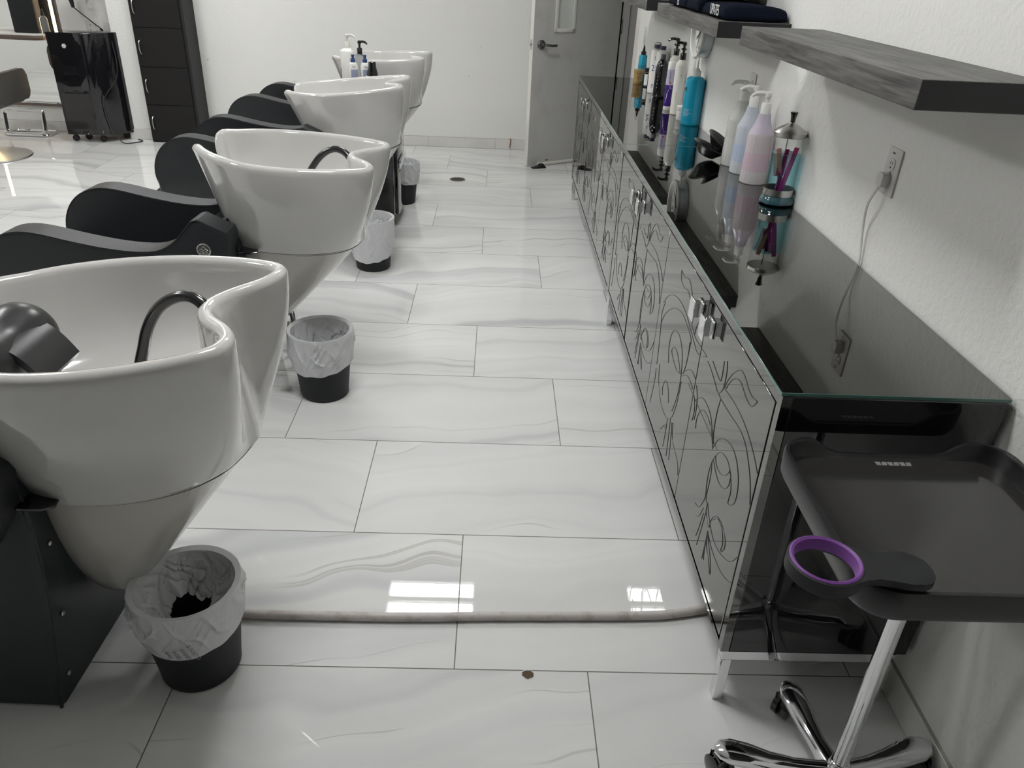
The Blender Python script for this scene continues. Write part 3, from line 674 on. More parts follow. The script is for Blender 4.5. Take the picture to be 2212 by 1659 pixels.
# ------------------------------------------------------------------ waste bins with liners
def waste_bin(x, y, seed, label, cuff, inner, knot, rz=0.0, rt=0.121, rb=0.093, h=0.285, writing=False):
    t = empty('waste_bin', label, 'waste bin', (x, y, 0), rz, 'black waste bins with white liners')
    b = MB()
    b.lathe([(rb-0.004,0.0), (rb,0.006), (rb+0.001,0.02), (rb+(rt-rb)*0.5,h*0.5), (rt-0.003,h-0.008), (rt,h-0.004), (rt-0.003,h), (rt-0.007,h-0.004), (rb-0.001,0.02), (rb-0.02,0.012)], 48)
    b.build('body', 'matteblack', t)
    rnd = random.Random(seed); na, nz = 240, 44
    off = Vector((seed*3.1, seed*1.7, 0))
    def crease(a, z, amp):
        v = Vector((math.cos(a)*1.6, math.sin(a)*1.6, z*6)) + off
        n1 = noise.noise(v)
        tot = 0.45*n1
        # long sharp folds running in a few slanting directions
        for sl, fr, am, sd in ((6.0, 5.5, 0.55, 1), (-9.0, 8.0, 0.42, 2), (2.5, 13.0, 0.30, 3), (-3.0, 21.0, 0.16, 4)):
            aa = a + sl*z + 0.35*noise.noise(v*1.4+Vector((sd*7,0,0)))
            across = Vector((math.cos(aa)*fr*0.42, math.sin(aa)*fr*0.42, z*2.2+sd*11.3)) + off
            q = noise.noise(across)
            rdg = max(0.0, 1-abs(q)*3.2)
            gate = max(0.0, min(1.0, 0.5+1.6*noise.noise(v*1.9+Vector((0,sd*5,0)))))
            tot += am*(rdg*rdg*1.5-0.3)*gate
        return amp*tot
    rings = []
    # outside cuff from its ragged bottom up to the rim, over, and down inside
    for k in range(nz+1):
        tt = k/nz; ring = []
        for i in range(na):
            a = 2*PI*i/na
            dk = (a-knot+PI) % (2*PI)-PI
            gath = math.exp(-(dk/0.5)**2)
            low = h - cuff(a) + 0.006*noise.noise(Vector((math.cos(a)*3, math.sin(a)*3, seed)))
            z = low + (h+0.003-low)*tt
            rr = rb+(rt-rb)*min(z/h,1) + 0.003 + 0.0035*math.sin(PI*min(tt,1))**0.7 + crease(a, z, 0.0095)*math.sin(PI*tt)**0.4 + 0.006*(1-tt)
            rr -= 0.004*gath*math.sin(PI*tt)
            rr += 0.012*gath*math.exp(-((tt-0.45)/0.2)**2)
            rr = max(rr, rb+(rt-rb)*min(z/h,1)+0.0022)
            ring.append((rr*math.cos(a), rr*math.sin(a), z))
        rings.append(ring)
    for k in range(1, 31):
        tt = k/30; ring = []
        for i in range(na):
            a = 2*PI*i/na
            dep = inner*(1+0.5*noise.noise(Vector((math.cos(a)*1.7+seed, math.sin(a)*1.7, 1.5))))
            z = h+0.003 - dep*tt
            rr = rt-0.010 - (rt-rb)*(dep*tt/h) - 0.006*tt - 0.05*tt*tt*(0.5+noise.noise(Vector((math.cos(a)*2+seed*2, math.sin(a)*2, 5)))) + crease(a+2, z*1.3, 0.017)*min(1, tt*2.2)
            rr = min(rr, rt-0.008-(rt-rb)*(dep*tt/h))
            ring.append((max(rr,0.012)*math.cos(a), max(rr,0.012)*math.sin(a), z))
        rings.append(ring)
    b = MB(); b.rings(rings, 0, True, False, False)
    li = b.build('liner', 'liner', t, smooth=28)
    # twisted knot of spare bag
    b = MB(); kz = h-cuff(knot)*0.55
    kr = rb+(rt-rb)*kz/h + 0.014
    for q in range(4):
        aa = knot + rnd.uniform(-0.12, 0.12); rr = kr+0.004+q*0.006
        b.sphere((rr*math.cos(aa), rr*math.sin(aa), kz+rnd.uniform(-0.012,0.008)-q*0.003), 0.011+0.003*math.sin(q*2.1), 0, (1,1,rnd.uniform(0.8,1.3)), 12, 8)
    for v in b.bm.verts: v.co += Vector((0,0,0)) + v.normal*0 + Vector((noise.noise(v.co*60), noise.noise(v.co*60+Vector((9,0,0))), noise.noise(v.co*60+Vector((0,9,0)))))*0.004
    b.build('knot', 'liner', li, smooth=180)
    if writing:
        for k, (body, aa) in enumerate((('S TOID D', -1.20), ('(FABIES', -1.34), ('AGES', -1.48), ('BAK', -1.62))):
            z = h - cuff(aa)+0.028; rr = rb+(rt-rb)*z/h+0.0165
            text('printing', body, 0.0125, 'greyink', li, (rr*math.cos(aa), rr*math.sin(aa), z), Euler((PI/2, PI/2-0.35, aa+PI/2), 'XYZ'))
        for k, (body, aa) in enumerate((('OT A TOY', -0.72), ('LABIES', -0.60))):
            z = h-0.055; rr = rt-0.024
    return t
waste_bin(-0.687, 1.335, 3, 'black bin with crumpled white liner under the nearest bowl', lambda a: 0.105+0.022*math.cos(a+1.5), 0.12, 2.9, writing=True, h=0.268)
waste_bin(-0.655, 2.690, 8, 'black bin with grey-white liner behind the nearest bowl, its knot facing the bowl', lambda a: 0.135+0.02*math.cos(a+2.1), 0.15, 3.45, h=0.278)
waste_bin(-0.668, 4.110, 12, 'black bin with white liner between the second bowl and the black trolley', lambda a: 0.20+0.03*math.cos(a+1.9), 0.11, 2.2)
waste_bin(-0.655, 5.415, 17, 'farthest black bin with white liner, beyond the trolley near the floor drain', lambda a: 0.135+0.01*math.cos(a), 0.1, 2.5)

# ------------------------------------------------------------------ trolley between third and fourth bowl, with its bottles
t = empty('salon_trolley', 'gloss black trolley with chrome bar handle between third and fourth bowl', 'trolley', (-0.76, 5.035, 0))
b = MB(); b.box(-0.19, 0.125, -0.2, 0.2, 0.06, 0.845, 0, 0.012); b.build('body', 'glossblack', t)
b = MB(); b.prism(rrect(-0.185, 0.185, 0.075, 0.83, 0.02), 0.127, 0.150, 0, 'x', 0.004, 2); dr = b.build('door', 'glossblack', t)
b = MB(); b.box(0.151, 0.166, -0.155, 0.155, 0.36, 0.415, 0, 0.004); b.build('handle', 'chrome', dr)
b = MB(); b.tube([(0.126,-0.199,0.08), (0.126,-0.199,0.83)], 0.0025, 6); b.build('trim_strip', 'chrome', t)
b = MB(); b.box(-0.19,0.15,-0.2,0.2,0.845,0.86,0,0.005); b.build('top', 'blackplastic', t)
def casters(t, pts, r=0.025):
    for x, y in pts:
        b = MB(); b.lathe([(r*0.6,-0.011), (r,-0.009), (r,0.009), (r*0.6,0.011)], 18, (x, y, r), 0, 'y'); c = b.build('caster', 'blackplastic', t)
        b = MB(); b.box(x-0.012, x+0.012, y-0.015, y+0.015, r+0.012, 2*r+0.012, 0, 0.004); b.build('fork', 'blackplastic', c)
casters(t, [(-0.15,-0.16), (0.10,-0.16), (-0.15,0.16), (0.10,0.16)])

def pump_head(b, z, s, mi, ang, style=0, stem=0.03, mi2=None):
    """collar, stem and nozzle, on the axis, nozzle pointing towards ang"""
    mi2 = mi if mi2 is None else mi2
    b.lathe([(0.95*s,z), (0.95*s,z+0.028*s/0.014), (0.85*s,z+0.030*s/0.014)], 20, (0,0,0), mi)
    z1 = z+0.030*s/0.014
    b.lathe([(0.42*s,z1), (0.40*s,z1+stem)], 12, (0,0,0), mi2)
    if style == 1: b.lathe([(0.5*s,z1+stem*0.3), (0.9*s,z1+stem*0.38), (0.9*s,z1+stem*0.5), (0.5*s,z1+stem*0.62)], 16, (0,0,0), mi)
    zt = z1+stem; c, sn = math.cos(ang), math.sin(ang)
    b.lathe([(0.62*s,zt-0.004), (0.72*s,zt+0.004), (0.62*s,zt+0.012), (0.2*s,zt+0.015)], 16, (0,0,0), mi)
    P = [(0,0,zt+0.007), (c*1.4*s,sn*1.4*s,zt+0.009), (c*2.4*s,sn*2.4*s,zt+0.005), (c*3.0*s,sn*3.0*s,zt-0.004)]
    b.tube(smoothpath(P, 4), [0.42*s]*9+[0.33*s]*4, 8, mi)
def bottle(name, label, cat, x, y, z, prof, mats, mis=None, group=None, seg=32, rib=None, part='body', rz=0.0):
    t = empty(name, label, cat, (x, y, z), rz, group)
    b = MB(); b.lathe(prof, seg, (0,0,0), 0, mis=mis, rib=rib); b.build(part, mats, t, smooth=35)
    return t
def part(t, name, fn, mats, label=None, **kw):
    b = MB(); fn(b); o = b.build(name, mats, t, **kw)
    if label: o['label'] = label
    return o
TZ = 0.8605
# white pump bottle with black side labels
t = bottle('pump_bottle', 'tall white pump bottle with black side label behind third bowl', 'pump bottle', -0.904, 4.985, TZ, [(0.040,0), (0.043,0.004), (0.043,0.160), (0.040,0.166), (0.022,0.176), (0.018,0.178)], 'white_plastic', group='bottles on the trolley')
part(t, 'pump', lambda b: pump_head(b, 0.176, 0.017, 0, -0.15, 0, 0.028), 'offwhite')
part(t, 'label', lambda b: (b.patch((0,0,0), 0.043, 0.0, 0.125, -1.05, -0.15), b.patch((0,0,0), 0.043, 0.0, 0.07, -2.75, -2.55)), 'ink')
t = bottle('pump_bottle', 'clear pump bottle with black pump head behind third bowl', 'pump bottle', -0.840, 5.04, TZ, [(0.036,0), (0.038,0.004), (0.038,0.120), (0.030,0.135), (0.016,0.142)], 'clearplastic', group='bottles on the trolley')
part(t, 'pump', lambda b: pump_head(b, 0.142, 0.016, 0, -0.2, 0, 0.026), 'blackplastic')
for x, y, l in ((-0.862, 4.915, 'small white squeeze bottle with blue cap, half hidden by tall white bottle'), (-0.793, 4.925, 'small white squeeze bottle with blue cap and blue print, beside black-capped bottle')):
    t = bottle('squeeze_bottle', l, 'bottle', x, y, TZ, [(0.026,0), (0.029,0.004), (0.029,0.085), (0.022,0.104), (0.012,0.110)], 'white_plastic', group='bottles on the trolley')
    part(t, 'cap', lambda b: b.lathe([(0.014,0.109), (0.014,0.126), (0.008,0.128), (0.007,0.136), (0.011,0.150), (0.0095,0.152)], 18), M['bluecap'] if 'bluecap' in M else M.setdefault('bluecap', mat('blue_cap', (0.03,0.07,0.20), 0.3)))
    part(t, 'label', lambda b: b.patch((0,0,0), 0.029, 0.02, 0.072, -1.9, -0.3), M.setdefault('bluelabel', mat('pale_blue_label', (0.33,0.37,0.50), 0.4)))
    part(t, 'script_mark', lambda b: b.tube(smoothpath([(0.0295*math.cos(a), 0.0295*math.sin(a), z) for a, z in ((-1.6,0.088), (-1.45,0.094), (-1.38,0.082), (-1.2,0.090), (-1.1,0.084), (-0.95,0.090))], 3), 0.0008, 5), 'blueink')
t = bottle('cream_bottle', 'cream bottle with tall black cap behind third bowl', 'bottle', -0.745, 4.885, TZ, [(0.038,0), (0.041,0.004), (0.041,0.036), (0.036,0.043)], 'offwhite', group='bottles on the trolley')
part(t, 'cap', lambda b: b.lathe([(0.034,0.043), (0.032,0.055), (0.023,0.090), (0.022,0.118), (0.020,0.120)], 24), 'glossblack')

# ------------------------------------------------------------------ things on the cabinet tops
G = GT
# disinfectant jar with combs
JX, JY = 0.960, 2.585
t = empty('disinfectant_jar', 'glass jar of blue disinfectant holding pink combs, steel lid', 'jar', (JX, JY, G))
part(t, 'base', lambda b: b.lathe([(0.046,0), (0.057,0.006), (0.058,0.014), (0.053,0.022), (0.050,0.030)], 40), 'jarbase')
part(t, 'glass', lambda b: (b.lathe([(0.050,0.0305), (0.050,0.215), (0.0515,0.22), (0.0515,0.226)], 40, cap0=False, cap1=False)), 'jarglass')
part(t, 'liquid', lambda b: b.lathe([(0.0465,0.032), (0.0465,0.168)], 40), 'jarliquid')
part(t, 'band', lambda b: b.lathe([(0.0505,0.032), (0.0505,0.054)], 40, cap0=False, cap1=False), 'satin')
part(t, 'lid', lambda b: b.lathe([(0.052,0.222), (0.054,0.224), (0.054,0.236), (0.050,0.240), (0.030,0.253), (0.009,0.264), (0.007,0.266)], 40), 'satin')
part(t, 'lid_knob', lambda b: b.lathe([(0.007,0.264), (0.0075,0.272), (0.009,0.286), (0.0125,0.296), (0.011,0.298)], 20), 'glossblack')
part(t, 'lift_rod', lambda b: b.tube([(0.0,0.012,0.06), (0.0,0.012,0.245)], 0.0022, 8), 'satin')
part(t, 'raised_lettering', lambda b: [b.box(-0.0508,-0.0495, -0.004,0.004, 0.085+0.012*k, 0.093+0.012*k, 0, 0.001, 1) for k in range(5)], 'jarglass')
def comb(label, a, c, wdir, col, wd=0.014, teeth=True):
    o = empty('comb', label, 'comb', (JX, JY, G), 0, 'combs in the disinfectant jar')
    a, c = Vector(a), Vector(c); d = (c-a).normalized(); wv = Vector(wdir); wv = (wv-d*wv.dot(d)).normalized(); nv = d.cross(wv)
    L = (c-a).length
    b = MB(); b.obox((a+c)/2, d*L/2, wv*wd*0.36, nv*0.0016, 0, 0.001); b.build('spine', col, o)
    if teeth:
        b = MB(); n = 26
        for k in range(n):
            p = a + d*(L*(0.40+0.52*k/n)) + wv*(wd*0.36+0.006)
            b.obox(p, d*0.0009, wv*0.007, nv*0.001)
        b.build('teeth', col, o)
    return o
M['combpink'] = mat('magenta_comb', (0.58,0.03,0.22), 0.3); M['combrose'] = mat('rose_comb', (0.42,0.05,0.16), 0.3); M['combpeach'] = mat('peach_comb', (0.62,0.24,0.17), 0.35)
comb('bright pink comb leaning right inside the disinfectant jar', (-0.002,-0.018,0.036), (0.030,-0.008,0.188), (-1,0.2,0), M['combpink'], 0.022)
comb('dark rose comb standing upright inside the disinfectant jar', (-0.010,-0.010,0.036), (0.006,0.012,0.178), (-1,-0.2,0), M['combrose'], 0.020)
comb('peach comb leaning left inside the disinfectant jar', (0.008,0.004,0.036), (-0.028,-0.006,0.182), (-1,0.3,0), M['combpeach'], 0.018)
# three ribbed pump bottles
for x, y, l, c, cl in ((0.957, 2.862, 'pink ribbed pump bottle, nearest of the three ribbed bottles', (0.72,0.655,0.68), (0.73,0.585,0.655)), (0.957, 3.008, 'pale blue ribbed pump bottle between the pink and the clear one', (0.66,0.70,0.76), (0.56,0.65,0.80)), (0.955, 3.135, 'clear white ribbed pump bottle, farthest of the three ribbed bottles', (0.68,0.68,0.65), (0.74,0.73,0.70))):
    lilac = (0.70,0.64,0.74) if 'pink' in l[:5] else c
    m1, m2, m3 = milky('milky_plastic', c, 0.3), milky('milky_liquid', cl, 0.3), milky('milky_shoulder', lilac, 0.3)
    foot = milky('milky_foot', tuple(0.5*q+0.36 for q in c), 0.3)
    t = bottle('ribbed_pump_bottle', l, 'pump bottle', x, y, G,
        [(0.044,0.0), (0.047,0.003), (0.047,0.045), (0.0468,0.046), (0.046,0.11), (0.0458,0.111), (0.045,0.172), (0.043,0.178), (0.037,0.190), (0.028,0.212), (0.023,0.232), (0.021,0.245), (0.019,0.246)],
        [foot, m2, m1, m3], mis=[0,0,0,1,1,2,2,3,3,3,3,3], group='ribbed pump bottles on the cabinet', seg=88, rib=(22, 0.010, 0.002, 0.24))
    part(t, 'pump', lambda b: pump_head(b, 0.243, 0.0185, 0, PI-0.15, 0, 0.022, 1), ['white_plastic', 'offwhite'])
# turquoise litre bottle
t = bottle('shampoo_bottle', 'large turquoise bottle with white nozzle beside the black bowls', 'bottle', 0.9635, 3.985, G, [(0.043,0), (0.046,0.004), (0.0475,0.012), (0.0470,0.200), (0.045,0.212), (0.032,0.222), (0.019,0.226)], 'teal', seg=40)
part(t, 'cap', lambda b: b.lathe([(0.0205,0.225), (0.0205,0.248), (0.014,0.252), (0.012,0.258), (0.006,0.262)], 24), 'white_plastic')
part(t, 'nozzle', lambda b: b.lathe([(0.0055,0.26), (0.003,0.312)], 12), 'offwhite')
def tl(b):
    for k, wv in enumerate((0.9, 0.6, 0.75, 1.1, 0.7, 0.6)): b.patch((0,0,0), 0.0475, 0.075-0.006*k, 0.0762-0.006*k, -2.75, -2.75+wv, 0, 6)
part(t, 'small_print', tl, 'white_plastic')
text('letter', 'M', 0.03, 'ink', t, (-0.0475, -0.012, 0.165), (PI/2, 0, -PI/2+0.26), sx=0.8)
# two white bottles with black pumps
def wp(x, y, l, mats='offwhite'):
    t = bottle('pump_bottle', l, 'pump bottle', x, y, G, [(0.028,0), (0.031,0.004), (0.031,0.235), (0.029,0.25), (0.020,0.262), (0.017,0.268)], mats, group='white bottles with black pumps', seg=32)
    part(t, 'pump', lambda b: pump_head(b, 0.266, 0.0165, 0, PI-0.25, 1, 0.038), 'glossblack'); return t
t = wp(0.947, 4.262, 'tall white bottle with black pump standing before the clock')
def pr(b):
    for z, a in ((0.195,-1.75),(0.188,-1.75),(0.11,-2.2),(0.10,-2.2),(0.09,-2.2),(0.08,-2.2),(0.07,-2.2)): b.patch((0,0,0), 0.031, z, z+0.003, a, a+0.16, 0, 3)
    b.patch((0,0,0), 0.031, 0.15, 0.205, -0.75, -0.6, 0, 3); b.patch((0,0,0), 0.031, 0.06, 0.13, -0.75, -0.62, 0, 3)
part(t, 'print', pr, 'greyink')
t = wp(0.955, 4.475, 'tall white bottle with black pump behind the purple tube')
# purple and lilac tube standing on its cap
t = bottle('hair_colour_tube', 'lilac and purple tube standing on its white cap', 'tube', 0.925, 4.395, G, [(0.020,0.0), (0.021,0.002), (0.021,0.020)], 'white_plastic', part='cap')
def tubebody(b):
    N = 28; rings = []
    for z, rx, ry in ((0.020,0.0215,0.0215), (0.024,0.0225,0.0225), (0.12,0.022,0.0225), (0.20,0.015,0.025), (0.235,0.006,0.029), (0.245,0.0015,0.030)):
        rings.append([(rx*math.cos(2*PI*i/N), ry*math.sin(2*PI*i/N), z) for i in range(N)])
    b.rings(rings, 0, mis=[0,0,1,1,1])
b = MB()
N = 28; rings = []
for z, r in ((0.021,0.0215), (0.026,0.0225), (0.128,0.0225), (0.1285,0.0225), (0.205,0.0215), (0.206,0.0215), (0.240,0.0205), (0.244,0.018)):
    rings.append([(r*math.cos(2*PI*i/N), r*math.sin(2*PI*i/N), z) for i in range(N)])
b.rings(rings, 0, mis=[0,0,0,1,1,2,2,2]); b.build('body', ['purple', 'lilac', 'white_plastic'], t)
part(t, 'white_wave', lambda b: b.tube(smoothpath([(0.0226*math.cos(a), 0.0226*math.sin(a), z) for a, z in ((-1.75,0.108), (-2.0,0.098), (-2.15,0.086), (-2.2,0.07), (-2.35,0.05), (-2.5,0.036))], 4), [0.0008]*8+[0.002]*8+[0.0008]*5, 6), 'white_plastic')
part(t, 'round_mark', lambda b: b.sphere((0.0222*math.cos(-1.75), 0.0222*math.sin(-1.75), 0.140), 0.005, 0, (1,0.3,1), 12, 8), 'red')
text('lettering', 'No.YELLOW', 0.0085, 'blueink', t, (0.0228*math.cos(-1.95), 0.0228*math.sin(-1.95), 0.172), Euler((PI/2, -PI/2, -1.95+PI/2), 'XYZ'))
part(t, 'small_print', lambda b: [b.patch((0,0,0), 0.0226, 0.112+0.004*k, 0.1132+0.004*k, -1.9, -1.9+w, 0, 5) for k, w in enumerate((0.9, 0.6, 0.5, 0.3))], 'lilac')
# little white tub
t = bottle('white_tub', 'small white tub with barcode label, tucked behind the turquoise bottle', 'tub', 0.942, 4.100, G, [(0.024,0), (0.026,0.003), (0.026,0.046)], 'white_plastic')
part(t, 'lid', lambda b: b.lathe([(0.027,0.047), (0.028,0.049), (0.028,0.066), (0.026,0.068)], 28), 'offwhite')
part(t, 'barcode', lambda b: [b.patch((0,0,0), 0.026, 0.010+0.0028*k, 0.010+0.0028*k+(0.0018 if k % 3 else 0.001), -1.75, -1.15, 0, 4) for k in range(11)], 'ink')
# black rounded bottle with grey cap
t = bottle('developer_bottle', 'black round-shouldered bottle with grey cap before the navy-capped bottles', 'bottle', 0.957, 4.820, G, [(0.030,0), (0.036,0.005), (0.038,0.012), (0.038,0.150), (0.036,0.170), (0.029,0.192), (0.016,0.208), (0.013,0.210)], 'glossblack')
part(t, 'cap', lambda b: b.lathe([(0.0145,0.209), (0.0145,0.234), (0.013,0.236)], 20), 'greycap')
def bp(b):
    for k in range(10): b.patch((0,0,0), 0.038, 0.06+0.009*k, 0.0618+0.009*k, -1.15, -1.15+(0.45 if k % 2 else 0.3), 0, 4)
    for k in range(4): b.patch((0,0,0), 0.038, 0.055+0.02*k, 0.062+0.02*k, -2.35, -2.22, 0, 3)
part(t, 'print', bp, 'greyink')
# two white bottles with navy caps
for x, y, l in ((0.968, 4.915, 'white navy-capped bottle standing right behind the black bottle'), (0.950, 4.995, 'white navy-capped bottle, farther of the two from the black bottle')):
    t = bottle('developer_bottle', l, 'bottle', x, y, G, [(0.031,0), (0.034,0.004), (0.034,0.235), (0.032,0.242), (0.018,0.246)], 'white_plastic', group='white navy-capped bottles')
    part(t, 'cap', lambda b: b.lathe([(0.0185,0.245), (0.0185,0.250), (0.0175,0.251), (0.0175,0.270), (0.016,0.272)], 24, mis=[0,0,1,1]), ['white_plastic', 'navy'])
    part(t, 'print', lambda b: [b.patch((0,0,0), 0.034, z, z+h_, a, a+w_, 0, 4) for z, h_, a, w_ in ((0.035,0.003,-2.2,0.7), (0.042,0.003,-2.2,0.6), (0.049,0.003,-2.2,0.7), (0.192,0.003,-2.1,0.8), (0.200,0.008,-2.05,0.14), (0.200,0.008,-1.6,0.14))], 'blueink')
    text('number', '25', 0.05, 'blueink', t, (0.0348*math.cos(-1.95), 0.0348*math.sin(-1.95), 0.142), (PI/2, 0, -1.95+PI/2), sx=0.7)
part(t, 'overcap', lambda b: b.lathe([(0.021,0.243), (0.022,0.275), (0.020,0.282), (0.012,0.285)], 20, cap0=False), 'clearplastic', 'clear dome over the cap')
# jars
for x, y, l in ((0.972, 5.165, 'black jar with gold band and white-turquoise label, nearer one'), (0.962, 5.255, 'black jar with gold band and white-turquoise label, farther one')):
    t = bottle('hair_mask_jar', l, 'jar', x, y, G, [(0.027,0), (0.029,0.003), (0.029,0.088)], 'glossblack', group='black jars with turquoise labels')
    part(t, 'lid', lambda b: b.lathe([(0.030,0.0885), (0.030,0.110), (0.028,0.112)], 28), 'glossblack')
    part(t, 'gold_band', lambda b: b.lathe([(0.0295,0.084), (0.0302,0.085), (0.0302,0.0885), (0.0295,0.089)], 28), 'gold')
    part(t, 'label', lambda b: (b.patch((0,0,0), 0.029, 0.010, 0.076, -2.75, -1.75, 0, 8), b.patch((0,0,0), 0.0291, 0.010, 0.076, -1.75, -1.5, 1, 4)), ['white_plastic', 'teal'])
t = bottle('amber_jar', 'small tan translucent jar standing at the end of the bottle row', 'jar', 0.918, 5.385, G, [(0.028,0), (0.030,0.003), (0.030,0.018), (0.0285,0.020), (0.0285,0.064), (0.030,0.066), (0.030,0.084), (0.028,0.086)], 'amber')
part(t, 'emblem', lambda b: b.rings([[(0.0288*math.cos(a), 0.0288*math.sin(a), z) for a, z in ((-2.0,0.056), (-1.75,0.036), (-1.6,0.030), (-1.55,0.042))]], 0, cap0=False), 'slot')
t = bottle('dropper_bottle', 'teal bottle with black pointed nozzle rising behind the jars', 'bottle', 0.952, 5.47, G, [(0.026,0), (0.028,0.003), (0.028,0.105), (0.0278,0.106), (0.0265,0.160), (0.024,0.165), (0.013,0.168)], ['tealdark', 'teal'], mis=[0,0,0,1,1,1])
part(t, 'nozzle', lambda b: b.lathe([(0.017,0.166), (0.017,0.186), (0.010,0.188), (0.009,0.197), (0.003,0.225)], 20), 'glossblack')
# two black tint bowls, one tipped on the other
def tint_bowl(label, loc, rot, sc=1.0):
    t = empty('tint_bowl', label, 'bowl', loc, 0, 'black tint bowls'); t.rotation_euler = rot
    def bowl(b):
        prof = [(0.026,0.0), (0.034,0.003), (0.052,0.022), (0.068,0.037), (0.074,0.040), (0.074,0.0425), (0.067,0.041), (0.050,0.026), (0.034,0.008), (0.004,0.006)]
        b.lathe([(r*sc, z*sc) for r, z in prof], 40)
    part(t, 'bowl', bowl, 'gel')
    part(t, 'grip', lambda b: b.prism([(0.06*sc,-0.02*sc), (0.08*sc,-0.022*sc), (0.100*sc,-0.018*sc), (0.102*sc,0.018*sc), (0.08*sc,0.022*sc), (0.06*sc,0.02*sc)], 0.0365*sc, 0.0405*sc, 0, 'z', 0.001, 1), 'gel')
    return t
tint_bowl('black tint bowl resting flat on the glass by the ribbed bottles', (0.862, 3.215, G+0.014), (0.06, 0.36, 0.0), 1.0)
tint_bowl('smaller black tint bowl tipped into the flat one', (0.905, 3.245, G+0.046), (0.34, 0.50, 0.2), 0.85)

# ------------------------------------------------------------------ clock, outlets, cord
t = empty('wall_clock', 'round silver clock on the right wall under the towel shelf', 'clock', (XR, 4.055, 1.283))
part(t, 'case', lambda b: b.lathe([(0.118,0.0), (0.122,-0.004), (0.122,-0.046), (0.127,-0.050), (0.127,-0.056)], 48, (0,0,0), 0, 'x', cap1=False), 'greyclock')
part(t, 'rim', lambda b: b.lathe([(0.127,-0.055), (0.127,-0.060), (0.122,-0.0625), (0.117,-0.059), (0.115,-0.040)], 48, (0,0,0), 0, 'x', cap0=False, cap1=False), 'white_plastic')
part(t, 'dial', lambda b: b.lathe([(0.1155,-0.038), (0.1155,-0.041)], 48, (0,0,0), 0, 'x'), 'dial')
def marks(b):
    for k in range(60):
        a = 2*PI*k/60; r0 = 0.098 if k % 5 else 0.090
        b.obox((-0.0415, math.cos(a)*(r0+0.106)/2, math.sin(a)*(r0+0.106)/2), (0.0004,0,0), (0,math.cos(a)*(0.106-r0)/2,math.sin(a)*(0.106-r0)/2), (0,-math.sin(a)*0.0007,math.cos(a)*0.0007))
part(t, 'minute_marks', marks, 'ink')
for k in range(12):
    a = PI/2 + (k+1)*2*PI/12
    text('numeral', str(k+1), 0.026, 'ink', t, (-0.0318, 0.076*math.cos(PI-a)*-1*-1, 0.076*math.sin(a)), (PI/2, 0, -PI/2)) if False else text('numeral', str(k+1), 0.026, 'ink', t, (-0.0418, -0.076*math.sin(2*PI*(k+1)/12), 0.076*math.cos(2*PI*(k+1)/12)), (PI/2, 0, -PI/2))
def hand(ang, L, w):
    d = Vector((0,-math.sin(ang), math.cos(ang)))
    return lambda b: b.obox(Vector((-0.044,0,0))+d*(L/2-0.012), (0.0006,0,0), d*(L/2+0.012), d.cross(Vector((1,0,0)))*w)
part(t, 'hour_hand', hand(4.0, 0.055, 0.0035), 'ink'); part(t, 'minute_hand', hand(3.5, 0.085, 0.0025), 'ink')
def outlet(x, y, z, label, axis='x', plug=False, gang=1):
    t = empty('wall_outlet', label, 'outlet', (x, y, z))
    W = 0.0365*gang
    if axis == 'x':
        part(t, 'cover', lambda b: b.box(-0.006, 0.0, -W, W, -0.059, 0.059, 0, 0.003), 'ivory')
        for s in (1, -1):
            def rc(b):
                o = [(0.0165*math.cos(a)*(1 if abs(math.sin(a)) < 0.85 else 1), max(-0.0135, min(0.0135, 0.0175*math.sin(a)))) for a in [2*PI*k/28 for k in range(28)]]
                b.prism([(p[0], p[1]+s*0.0195) for p in o], -0.0085, -0.006, 0, 'x', 0.0008, 1)
            r = part(t, 'receptacle', rc, 'ivory')
            part(r, 'slots', lambda b: (b.box(-0.0089,-0.0084,0.0045,0.0062,s*0.0195-0.001,s*0.0195+0.008), b.box(-0.0089,-0.0084,-0.0062,-0.0045,s*0.0195+0.0,s*0.0195+0.007), b.box(-0.0089,-0.0084,-0.0022,0.0022,s*0.0195-0.010,s*0.0195-0.0055)), 'slot')
        part(t, 'screw', lambda b: b.lathe([(0.003,-0.0075), (0.003,-0.006)], 12, (0,0,0), 0, 'x'), 'satin')
    return t
o1 = outlet(XR, 1.965, 1.118, 'white wall outlet with a plugged-in cord under the empty shelf')
text('rating_mark', 'GFCI', 0.006, 'ink', o1, (-0.0064, 0.004, 0.046), (PI/2, 0, -PI/2))
outlet(XR, 3.235, 1.135, 'white wall outlet behind the clear ribbed pump bottle')
t = empty('power_cord', 'white flat cord plugged into outlet, hanging behind the cabinet', 'cord', (XR, 1.965, 0))
part(t, 'plug', lambda b: (b.prism(rrect(-0.0155, 0.0155, 1.080, 1.116, 0.008), -0.029, -0.009, 0, 'x', 0.003, 2)), 'ivory')
def cord(b):
    P = smoothpath([(-0.022,0.002,1.082), (-0.030,0.008,1.055), (-0.030,0.022,1.028), (-0.020,0.040,0.985), (-0.013,0.042,0.94), (-0.009,0.028,0.875), (-0.0065,0.026,0.80)], 8)
    for k in (-1, 0, 1): b.tube([p+Vector((0, 0.0028*k, 0)) for p in P], 0.0018, 6)
part(t, 'cord', cord, 'ivory')
b = MB(); b.box(-0.004, 0, -0.032, 0.032, -0.058, 0.058, 0, 0.002); sw = b.build('switch_plate', 'ivory'); sw.location = (XR, 5.84, 1.11)
setprops(sw, 'pale switch plate on the lit wall strip beside the door frame', 'switch plate')
part(sw, 'rocker', lambda b: b.box(-0.007,-0.004,-0.016,0.016,-0.033,0.033,0,0.001), 'ivory')
